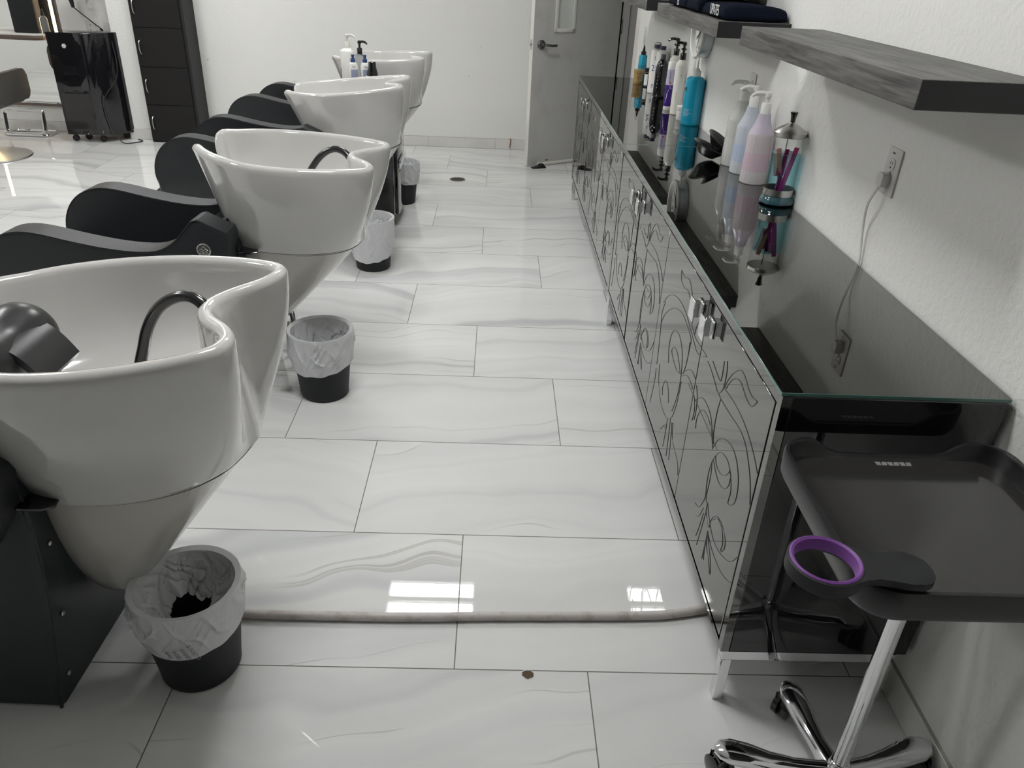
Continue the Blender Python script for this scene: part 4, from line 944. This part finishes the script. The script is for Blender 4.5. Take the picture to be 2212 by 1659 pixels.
# towels on the second shelf
def towel(x0, x1, y0, y1, z0, h, label, seed, lettering=None):
    t = empty('folded_towel', label, 'towel', ((x0+x1)/2, (y0+y1)/2, z0), 0, 'navy towels on the shelf')
    lx, ly = (x1-x0)/2, (y1-y0)/2; nx, ny = 26, 22; rings = []
    b = MB(); N = 40
    # three folded layers, each a soft rounded slab with the fold at the front edge
    rows = 3
    prof = []
    for k in range(N):
        a = 2*PI*k/N; ca, sa = math.cos(a), math.sin(a)
        px = lx*math.copysign(abs(ca)**0.35, ca); pz = h/2 + h/2*math.copysign(abs(sa)**0.55, sa)
        prof.append((px, pz))
    M_ = 30
    for j in range(M_+1):
        yy = -ly + 2*ly*j/M_; e = min(1, (ly-abs(yy))/0.02+0.08)**0.5; ring = []
        for (px, pz) in prof:
            v = Vector((px*9+seed, yy*9, pz*30))
            taper = 0.86+0.14*math.cos(px/lx*1.2) - 0.25*max(0, px/lx-0.55)
            zz = pz*e*taper + (h*0.05*(1-e))
            ring.append((px*(0.97+0.03*e)+0.006*noise.noise(v), yy+0.008*noise.noise(v*1.3+Vector((4,0,0))), max(0.0, zz+ (0.005*noise.noise(v*0.7) if pz > h*0.3 else 0))))
        rings.append(ring)
    b.rings(rings); b.build('fabric', 'towel', t, smooth=180)
    if lettering:
        P0 = -lx+0.012
        text('embroidery', lettering, 0.05, 'thread', t, (-lx-0.0035, -ly+0.125, h*0.52), (PI/2, 0, -PI/2), sx=0.75)
    return t
towel(0.775, 1.0, 2.945, 3.29, 1.392, 0.052, 'folded navy towel with white embroidered letters, nearest on its shelf', 2.0, 'UPATES')
towel(0.770, 0.995, 3.32, 3.55, 1.392, 0.058, 'folded navy towel just behind the embroidered one', 5.0)
towel(0.772, 0.99, 3.58, 3.95, 1.392, 0.050, 'dark towel with white print at the far end of its shelf', 9.0, 'ES')
b = MB(); b.prism(rrect(-0.10, 0.11, -0.20, 0.20, 0.03), 0.0, 0.24, 0, 'z', 0.015, 2); o = b.build('black_box', 'matteblack'); o.location = (0.89, 3.42, 1.455)
setprops(o, 'black box standing on top of the navy towels', 'box')
for (c, r) in (): pass

# ------------------------------------------------------------------ tray trolley at the right front
t = empty('tray_cart', 'black salon tray on a chrome five-star stand in the right foreground', 'tray cart', (0.765, 1.020, 0))
def tray(b):
    o = rrect(-0.215, 0.200, -0.215, 0.165, 0.05, 8)
    b.prism(o, 0.0, 0.004, 0)
TZ0 = 0.755
b = MB()
n = 8; inner = rrect(-0.205, 0.190, -0.205, 0.168, 0.045, n)
b.prism(inner, TZ0, TZ0+0.006, 0); b.build('tray_floor', M.setdefault('trayfloor', mat('smooth_black_tray', (0.03,0.029,0.027), 0.10, spec=0.6)), t)
# raised rim following the tray edge, dipping along the far side between the corner humps
loop = rrect(-0.213, 0.198, -0.213, 0.176, 0.052, n)
rings = []
for i, (x, y) in enumerate(loop):
    dip = 0.0
    if y > 0.170: dip = max(0.0, min(1.0, (0.135-abs(x+0.0075))/0.05))
    dip = dip*dip*(3-2*dip)
    ht = 0.040-0.030*dip
    cx, cy = -0.0075, -0.018; l = math.hypot(x-cx, y-cy)
    ux, uy = (x-cx)/l, (y-cy)/l
    if abs(x-cx) > abs(y-cy)*1.2: ux, uy = math.copysign(1, ux), 0
    elif abs(y-cy) > abs(x-cx)*1.2: ux, uy = 0, math.copysign(1, uy)
    sec = [(0.008,-0.012), (0.012,0.0), (0.014,ht-0.006), (0.011,ht), (0.004,ht), (0.0,ht-0.005), (-0.004,0.006), (-0.006,-0.004)]
    rings.append([(x+ux*q*0.9, y+uy*q*0.9, TZ0+z) for q, z in sec])
# refine far edge so the dip is smooth
def insert(rings, loop):
    out = []; lo = []
    for i in range(len(loop)):
        a, c = loop[i], loop[(i+1) % len(loop)]
        out.append(rings[i])
    return out
def rimring():
    pts = []
    for i in range(len(loop)):
        a, c = loop[i], loop[(i+1) % len(loop)]
        d = math.hypot(c[0]-a[0], c[1]-a[1]); m = max(1, int(d/0.02))
        for k in range(m): pts.append((a[0]+(c[0]-a[0])*k/m, a[1]+(c[1]-a[1])*k/m))
    return pts
pts = rimring(); rings = []
for i, (x, y) in enumerate(pts):
    a, c = pts[i-1], pts[(i+1) % len(pts)]
    tx, ty = c[0]-a[0], c[1]-a[1]; l = math.hypot(tx, ty); ux, uy = ty/l, -tx/l
    if ux*(x+0.0075)+uy*(y+0.018) < 0: ux, uy = -ux, -uy
    dip = 0.0
    if y > 0.165: dip = max(0.0, min(1.0, (0.155-abs(x+0.0075))/0.06))
    dip = dip*dip*(3-2*dip); ht = 0.040-0.031*dip
    sec = [(0.004,-0.016), (0.010,-0.004), (0.012,ht-0.006), (0.009,ht), (0.003,ht), (0.0,ht-0.005), (-0.003,0.006), (-0.008,0.001), (-0.008,-0.016)]
    rings.append([(x+ux*q, y+uy*q, TZ0+z) for q, z in sec])
rings.append(rings[0])
b = MB(); b.rings(rings, 0, True, False, False); b.build('tray_rim', 'blackplastic', t)
text('maker_mark', 'SALON', 0.014, 'greyink', t, (-0.0075, 0.158, TZ0+0.0065), (0, 0, 0)) if False else part(t, 'maker_mark', lambda b: [b.obox((-0.035+0.0115*k, 0.152, TZ0+0.0066), (0.0046,0,0), (0.0012*(k % 2),0.0055,0), (0,0,0.0003)) for k in range(6)], 'greyink')
part(t, 'underside_hub', lambda b: b.lathe([(0.045,TZ0-0.02), (0.06,TZ0-0.004), (0.06,TZ0)], 24), 'blackplastic')
part(t, 'pole', lambda b: (b.lathe([(0.016,0.085), (0.016,TZ0-0.012)], 28), b.lathe([(0.0225,0.075), (0.0225,0.10), (0.019,0.106), (0.0165,0.108)], 28)), 'chrome')
def star_arm(ang, L=0.235):
    def f(b):
        rings = []
        for s, wd, zt, th in ((0.0,0.024,0.090,0.045), (0.03,0.021,0.086,0.042), (0.08,0.019,0.082,0.034), (0.13,0.022,0.085,0.030), (0.175,0.028,0.094,0.030), (0.21,0.029,0.098,0.030), (0.232,0.022,0.097,0.025), (0.243,0.008,0.092,0.014)):
            s *= L/0.235
            ring = []
            for k in range(12):
                a = 2*PI*k/12; yy = wd*math.copysign(abs(math.cos(a))**0.8, math.cos(a)); zz = zt - th/2 + th/2*math.copysign(abs(math.sin(a))**0.75, math.sin(a))
                ring.append((s*math.cos(ang)-yy*math.sin(ang), s*math.sin(ang)+yy*math.cos(ang), zz))
            rings.append(ring)
        b.rings(rings)
    return f
for ang in (171, 101, 14, -55, -118):
    a = math.radians(ang); LL = 0.250 if ang == 171 else (0.215 if ang == 101 else 0.225)
    arm = part(t, 'base_arm', star_arm(a, LL), 'chrome')
    tx, ty = (LL-0.012)*math.cos(a), (LL-0.012)*math.sin(a)
    def wheel(b):
        ca = a + 0.5
        ax = Vector((math.cos(ca), math.sin(ca), 0))
        for sgn in (-1, 1):
            P = [Vector((tx, ty, 0.0305)) + ax*(sgn*q) for q in (0.004, 0.006, 0.019, 0.022)]
            b.tube(P, [0.025, 0.030, 0.030, 0.022], 20)
        b.obox((tx, ty, 0.054), ax*0.016, Vector((-ax.y, ax.x, 0))*0.016, (0,0,0.013), 0, 0.004)
    part(arm, 'caster', wheel, 'glossblack')
# dryer holder ring clipped to the tray edge
t = empty('dryer_holder', 'black dryer holder with violet ring clipped to the tray corner', 'dryer holder', (0.546, 0.842, 0.795))
t.rotation_euler = (0, 0, math.radians(-6)); t.scale = (0.88, 0.88, 0.95)
hz = 0.018
part(t, 'ring', lambda b: b.lathe([(0.060,hz-0.026), (0.062,hz-0.024), (0.062,hz-0.001), (0.060,hz), (0.054,hz), (0.053,hz-0.002), (0.053,hz-0.024), (0.055,hz-0.026), (0.060,hz-0.026)], 48, (-0.055,0,0), cap0=False, cap1=False), 'matteblack')
part(t, 'rubber_lining', lambda b: b.lathe([(0.0585,hz-0.004), (0.0590,hz+0.001), (0.056,hz+0.003), (0.0515,hz+0.0005), (0.0500,hz-0.004), (0.0505,hz-0.020), (0.0530,hz-0.022)], 48, (-0.055,0,0), cap0=False, cap1=False), 'ringpurple')
def holderarm(b):
    top = []
    o = smoothpath([(-0.018,0.050,0), (0.01,0.034,0), (0.045,0.036,0), (0.08,0.040,0), (0.105,0.030,0), (0.118,0.0,0), (0.110,-0.028,0), (0.085,-0.040,0), (0.045,-0.036,0), (0.01,-0.036,0), (-0.018,-0.050,0), (-0.002,-0.020,0), (0.003,0.0,0), (-0.002,0.020,0)], 4, closed=True)
    b.prism([(p.x, p.y) for p in o], hz-0.014, hz-0.001, 0, 'z', 0.003, 2)
part(t, 'bracket', holderarm, 'matteblack')
part(t, 'clamp', lambda b: (b.prism(rrect(0.03, 0.108, -0.034, 0.030, 0.02), -0.022, hz-0.012, 0, 'z', 0.004, 2)), 'blackplastic')

# ------------------------------------------------------------------ door in the right wall, standing open
dr = empty('door_1', None, None, (0.2655, 6.582, 0), math.atan2(0.532, 0.846)); dr['kind'] = 'structure'
DW = 0.885
b = MB()
WX0, WX1, WZ0 = 0.222, 0.376, 1.065
b.box(0.003, WX0, -0.0, 0.042, 0.012, 2.06); b.box(WX1, DW, 0, 0.042, 0.012, 2.06); b.box(WX0, WX1, 0, 0.042, 0.012, WZ0); b.box(WX0, WX1, 0, 0.042, 1.88, 2.06)
b.build('leaf', 'doorpaint', dr)
part(dr, 'leading_edge', lambda b: b.box(-0.001, 0.003, -0.0005, 0.0425, 0.012, 2.06), 'dooredge')
def wf(b):
    for y0, y1 in ((-0.010, 0.002), (0.040, 0.052)):
        b.box(WX0-0.024, WX0+0.004, y0, y1, WZ0-0.024, 1.9, 0, 0.003); b.box(WX1-0.004, WX1+0.024, y0, y1, WZ0-0.024, 1.9, 0, 0.003)
        b.box(WX0-0.024, WX1+0.024, y0, y1, WZ0-0.024, WZ0+0.004, 0, 0.003); b.box(WX0-0.024, WX1+0.024, y0, y1, 1.876, 1.904, 0, 0.003)
part(dr, 'window_frame', wf, 'window_frame')
part(dr, 'window_pane', lambda b: b.box(WX0, WX1, 0.017, 0.023, WZ0, 1.88), 'frosted')
h = part(dr, 'door_handle', lambda b: (b.lathe([(0.036,0.0), (0.036,-0.006), (0.030,-0.014), (0.014,-0.016)], 32, (0.079,0,0.953), 0, 'y', cap0=True), b.lathe([(0.013,-0.015), (0.013,-0.052)], 18, (0.079,0,0.953), 0, 'y'),
     b.tube(smoothpath([(0.079,-0.048,0.953), (0.11,-0.054,0.952), (0.15,-0.055,0.948), (0.195,-0.052,0.948)], 5), [0.0115]*5+[0.010]*11, 12)), M.setdefault('darksteel', mat('dark_brushed_steel', (0.23,0.23,0.235), 0.3, metal=1)))
part(dr, 'latch_plate', lambda b: (b.box(-0.0025,-0.001,0.010,0.034,0.915,0.990), b.box(-0.012,-0.0025,0.016,0.028,0.945,0.962)), 'satin')
for z in (0.28, 1.08, 1.85):
    part(dr, 'hinge', lambda b: b.lathe([(0.008,z-0.055), (0.008,z+0.055)], 12, (DW+0.004,-0.004,0)), 'slot')
part(dr, 'door_sweep', lambda b: b.box(0.10, DW-0.02, -0.016, 0.0, 0.004, 0.030, 0, 0.006), 'dooredge')
part(dr, 'rust_spot', lambda b: b.box(0.185, 0.215, -0.0012, 0.0, 0.038, 0.048, 0, 0.0005, 1), 'rust')
b = MB()
b.rings([[(x, y, z) for x, y, z in ((0.0,-0.02,0.001),(0.0,0.02,0.001),(0.0,0.02,0.006),(0.0,-0.02,0.006))], [(0.06,-0.03,0.001),(0.06,0.03,0.001),(0.06,0.025,0.016),(0.06,-0.025,0.016)], [(0.075,-0.025,0.001),(0.075,0.025,0.001),(0.075,0.02,0.034),(0.075,-0.02,0.034)], [(0.105,-0.025,0.001),(0.105,0.025,0.001),(0.10,0.018,0.036),(0.10,-0.018,0.036)], [(0.125,-0.02,0.001),(0.125,0.02,0.001),(0.125,0.02,0.005),(0.125,-0.02,0.005)]])
o = b.build('door_wedge', 'blackplastic'); o.location = (0.305, 6.545, 0); o.rotation_euler = (0,0,math.radians(22))
setprops(o, 'black rubber wedge holding the grey door open', 'door wedge')
# floor things
b = MB(); b.lathe([(0.062,0.0), (0.062,0.002), (0.056,0.0026), (0.054,0.0018)], 40); dd = b.build('floor_drain', 'brass'); dd.location = (-0.296, 6.09, 0.0004)
setprops(dd, 'round brass floor drain in front of the back wall', 'floor drain')
part(dd, 'slots', lambda b: [b.box(-0.004-math.sqrt(max(0,0.05**2-(k*0.0105)**2))*0.95, 0.004+math.sqrt(max(0,0.05**2-(k*0.0105)**2))*0.95, k*0.0105-0.0025, k*0.0105+0.0025, 0.0018, 0.0024) for k in range(-4, 5)], 'slot')
b = MB(); rr = random.Random(4)
b.rings([[((0.0135+rr.uniform(-0.002,0.002))*math.cos(2*PI*k/22)*q, (0.0115+rr.uniform(-0.0015,0.0015))*math.sin(2*PI*k/22)*q, z) for k in range(22)] for q, z in ((1.25,0.0003),(1.1,0.0012),(0.9,0.0012))], 0, mis=[1,0])
o = b.build('floor_hole_plug', ['hole', 'window_frame']); o.location = (0.119, 1.318, 0)
setprops(o, 'small brown plugged hole in a floor tile by the cabinet leg', 'floor plug')
b = MB(); P = smoothpath([(-0.80,1.50,0.0125), (-0.63,1.487,0.0125), (-0.42,1.485,0.0125), (-0.17,1.488,0.0125), (0.03,1.497,0.0125), (0.2,1.502,0.0125), (0.45,1.511,0.0125), (0.555,1.526,0.0125), (0.70,1.56,0.0125), (0.95,1.62,0.0125)], 8)
b.tube(P, 0.0122, 14); o = b.build('floor_hose', 'hose')
setprops(o, 'dirty white hose lying across the floor from nearest bin to cabinet', 'hose')
b = MB(); b.tube(smoothpath([(0,0,0.088), (0.0,-0.012,0.098), (0.003,-0.018,0.085), (0.0,-0.018,0.05), (-0.004,-0.02,0.018)], 5), 0.005, 8, 0); b.lathe([(0.006,0.0), (0.007,0.004), (0.006,0.020)], 12, (-0.004,-0.02,0), 1)
o = b.build('door_stop', ['rust', 'offwhite']); o.location = (0.128, 7.222, 0.001)
setprops(o, 'thin rusty door stop with white tip against the back skirting', 'door stop')

# ------------------------------------------------------------------ far left corner
t = empty('storage_tower', 'tall dark cabinet tower with four stacked doors against the back wall', 'cabinet', (-2.80, 7.09, 0))
b = MB(); b.box(-0.215, 0.215, -0.108, 0.148, 0, 1.84, 0, 0.002, 1); b.build('carcass', 'cabside', t)
for k in range(6):
    z0, z1 = 0.012+0.3035*k, 0.012+0.3035*(k+1)-0.004
    b = MB(); b.box(-0.208, 0.190, -0.127, -0.109, z0, z1, 0, 0.0015, 1); d = b.build('door', 'cabwood', t)
    zc = (z0+z1)/2
    part(d, 'handle', lambda b: b.tube(smoothpath([(-0.170,-0.127,zc+0.052), (-0.172,-0.143,zc+0.036), (-0.172,-0.148,zc), (-0.172,-0.143,zc-0.036), (-0.170,-0.127,zc-0.052)], 5), 0.0055, 8), 'satin')
t = empty('salon_trolley', 'gloss black trolley with crystal knob in the far left corner', 'trolley', (-3.44, 7.0, 0), math.radians(4))
fr = [(-0.245,-0.125), (-0.20,-0.118), (-0.14,-0.122), (-0.06,-0.128), (0.0,-0.140), (0.035,-0.150), (0.06,-0.140), (0.12,-0.095), (0.19,-0.03), (0.245,0.03), (0.255,0.06), (0.245,0.10), (0.215,0.115), (-0.235,0.115), (-0.25,0.10)]
b = MB(); b.prism(fr, 0.06, 0.865, 0, 'z', 0.006, 2); b.build('body', 'glossblack', t)
b = MB(); fp = [(x, y-0.004) for x, y in fr[:7]] + [(x, y+0.002) for x, y in reversed(fr[:7])]; 
b.prism([(-0.242,-0.130), (-0.20,-0.124), (-0.14,-0.128), (-0.06,-0.134), (0.0,-0.147), (0.02,-0.150), (0.02,-0.142), (0.0,-0.139), (-0.06,-0.126), (-0.14,-0.120), (-0.20,-0.116), (-0.242,-0.122)], 0.42, 0.862, 0, 'z', 0.002, 1); fp = b.build('front_panel', 'glossblack', t)
def knob(b):
    for dx, dz in ((0,0), (0.012,0), (-0.012,0), (0.006,0.011), (-0.006,0.011), (0.006,-0.011), (-0.006,-0.011)): b.sphere((-0.115+dx, -0.138, 0.765+dz), 0.0068, 0, (1,0.8,1), 8, 6)
part(fp, 'crystal_knob', knob, 'crystal')
part(t, 'lower_window', lambda b: b.prism(rrect(-0.215, 0.01, 0.10, 0.40, 0.02), -0.1445, -0.1415, 0, 'y', 0.001, 1), M.setdefault('smoked', mat('smoked_panel', (0.02,0.017,0.016), 0.05, spec=0.6)))
casters(t, [(-0.20,-0.09), (-0.12,-0.02), (0.03,-0.10), (0.17,0.06)], 0.027)
b = MB(); b.tube(smoothpath([(-3.28,7.20,0.86), (-3.225,7.02,0.80), (-3.20,6.98,0.66), (-3.21,6.94,0.52), (-3.30,6.87,0.38), (-3.315,6.86,0.25), (-3.28,6.86,0.10), (-3.22,6.85,0.012), (-3.14,6.88,0.006), (-3.10,6.97,0.006), (-3.16,7.02,0.006)], 8), 0.0042, 8)
o = b.build('trolley_cord', 'blackplastic'); setprops(o, 'black cord hanging beside the corner trolley and trailing on the floor', 'cord')
# outlets on the back wall by the trolley
t = empty('wall_outlet', 'double white outlet plate above the corner trolley', 'outlet', (-3.455, YF, 0.875))
part(t, 'cover', lambda b: b.box(-0.062, 0.062, -0.006, 0, -0.058, 0.058, 0, 0.003), 'ivory')
for x in (-0.024, 0.024):
    for z in (-0.02, 0.02):
        part(t, 'receptacle', lambda b: (b.box(x-0.014, x+0.014, -0.008, -0.006, z-0.013, z+0.013, 0, 0.001, 1), b.box(x-0.006,x-0.003,-0.0085,-0.008,z-0.001,z+0.007,1), b.box(x+0.003,x+0.006,-0.0085,-0.008,z-0.001,z+0.007,1), b.box(x-0.002,x+0.002,-0.0085,-0.008,z-0.009,z-0.005,1)), ['ivory', 'slot'])
b = MB(); b.box(-0.055, 0.055, -0.006, 0, -0.058, 0.058, 0, 0.003); b.box(0.016,0.03,-0.0085,-0.006,-0.016,0.016,0,0.001); o = b.build('switch_plate', 'ivory'); o.location = (-3.315, YF, 0.862)
setprops(o, 'white switch plate beside the outlet above the corner trolley', 'switch plate')
t = empty('hair_dryer', 'black hair dryer hanging at the top edge above the corner trolley', 'hair dryer', (-3.50, 7.1, 1.08))
part(t, 'barrel', lambda b: b.lathe([(0.03,-0.12), (0.04,-0.10), (0.046,0.0), (0.04,0.10), (0.034,0.11)], 24, (0.05,0.02,0.10), 0, 'x'), 'matteblack')
part(t, 'grip', lambda b: b.tube([(-0.02,0.0,0.09), (-0.03,-0.002,0.02), (-0.022,-0.004,-0.045)], [0.024,0.02,0.012], 12), 'matteblack')
part(t, 'cord', lambda b: b.tube(smoothpath([(-0.022,-0.004,-0.04), (0.03,0.01,-0.09), (0.10,0.05,-0.165), (0.14,0.09,-0.215), (0.10,0.126,-0.215)], 6), 0.0045, 8), 'matteblack')
b = MB(); b.tube([(-3.43,YF-0.001,1.165), (-3.43,7.05,1.165)], 0.012, 10); b.lathe([(0.045,0), (0.045,-0.02), (0.03,-0.028)], 24, (-3.43,YF,1.165), 0, 'y'); 
b.tube([(-3.43+0.06*math.cos(a), 7.06, 1.18+0.06*math.sin(a)) for a in [2*PI*k/24 for k in range(24)]], 0.006, 8, closed=True)
o = b.build('dryer_hook', 'chrome'); setprops(o, 'chrome wall hook holding the hair dryer', 'hook')
# mirror station
t = empty('mirror_station', 'tall lit mirror with warm light strips beside the corner trolley', 'mirror', (-4.13, YF, 0))
part(t, 'mirror_panel', lambda b: b.box(-0.40, 0.385, -0.030, -0.026, 0.245, 2.0), 'mirror')
part(t, 'frame', lambda b: (b.box(-0.40, 0.385, -0.0255, 0, 0.245, 2.0), b.box(0.386, 0.402, -0.034, 0, 0.225, 2.0), b.box(-0.416, -0.401, -0.034, 0, 0.225, 2.0), b.box(-0.40, 0.385, -0.034, 0, 0.222, 0.244), b.box(-0.416,0.402,-0.034,0,2.0,2.02)), 'bronze')
for x in (-0.372, 0.365):
    part(t, 'light_strip', lambda b: b.box(x-0.012, x+0.012, -0.0325, -0.0305, 0.26, 1.95), 'led')
t = empty('mirror_shelf', 'white shelf with bronze edge in front of the lit mirror', 'shelf', (-4.13, 7.09, 0.80))
part(t, 'board', lambda b: b.prism([(-0.42,0.112), (-0.42,-0.10), (0.285,-0.10), (0.40,0.0), (0.40,0.112)], -0.012, 0.03, 0, 'z', 0.002, 1), 'white_plastic')
part(t, 'edge_band', lambda b: b.tube([(-0.425,-0.105,0.0), (0.29,-0.105,0.0), (0.408,-0.002,0.0), (0.408,0.11,0.0)], 0.018, 4), 'bronze')
b = MB(); b.box(-0.10, 0.10, -0.055, 0.055, 0, 0.42, 0, 0.008); o = b.build('tool_box', 'matteblack'); o.location = (-3.925, 7.10, 0.831)
setprops(o, 'tall black tool box standing on the white mirror shelf', 'box')
t = bottle('spray_bottle', 'clear bottle with thin black top on the white mirror shelf', 'bottle', -3.775, 7.07, 0.831, [(0.028,0), (0.03,0.004), (0.03,0.11), (0.02,0.13), (0.012,0.135)], 'clearplastic')
part(t, 'cap', lambda b: b.lathe([(0.013,0.134), (0.013,0.16), (0.008,0.162), (0.007,0.185)], 16), 'blackplastic')
b = MB()
for k in (0, 1): b.tube(smoothpath([(-4.09+0.012*k,7.19,1.25), (-4.07+0.02*k,7.18,1.08), (-4.055+0.012*k,7.17,1.0), (-4.02,7.15,0.93), (-3.99+0.01*k,7.13,0.875), (-3.96,7.11,0.838), (-3.93,7.04,0.836)], 6), 0.003, 6)
b.box(-4.072,-4.044,7.16,7.185,0.985,1.035,0,0.003)
o = b.build('adapter_cord', 'blackplastic'); setprops(o, 'thin black double cord with inline adapter hanging before the mirror', 'cord')
# footrest and styling chair
t = empty('footrest', 'chrome framed footrest on the floor under the mirror', 'footrest', (-4.12, 7.02, 0))
part(t, 'upright_frame', lambda b: b.tube([(p[0], 0.0+p[1]*0.15, 0.02+p[1]) for p in rrect(-0.165, 0.165, 0.0, 0.195, 0.035)], 0.017, 8, closed=True), 'chrome')
part(t, 'floor_frame', lambda b: b.tube([(p[0], p[1], 0.013) for p in rrect(-0.175, 0.19, -0.03, 0.17, 0.03)], 0.012, 8, closed=True), 'chrome')
t = empty('styling_chair', 'taupe styling chair on a round chrome base at the left edge', 'chair', (-3.98, 6.26, 0), math.radians(3))
part(t, 'base_plate', lambda b: b.lathe([(0.27,0.0), (0.275,0.004), (0.27,0.012), (0.06,0.03), (0.04,0.034)], 56), 'satin')
part(t, 'column', lambda b: b.lathe([(0.035,0.03), (0.035,0.38)], 20), 'chrome')
part(t, 'seat', lambda b: b.box(-0.25, 0.24, -0.24, 0.26, 0.38, 0.50, 0, 0.04, 3), 'taupe')
part(t, 'backrest', lambda b: (b.prism(rrect(-0.36, 0.19, 0.475, 0.875, 0.06), -0.30, -0.24, 0, 'y', 0.015, 2)), 'taupe')
for s in (-1, 1): part(t, 'armrest', lambda b: b.prism(rrect(-0.27, 0.22, 0.42, 0.64, 0.05), min(s*0.25,s*0.30), max(s*0.25,s*0.30), 0, 'y', 0.01, 2), 'taupe') if False else part(t, 'armrest', lambda b: b.prism([(p[0], p[1]) for p in rrect(-0.26, 0.22, 0.42, 0.64, 0.05)], min(s*0.25,s*0.295), max(s*0.25,s*0.295), 0, 'x', 0.01, 2), 'taupe')
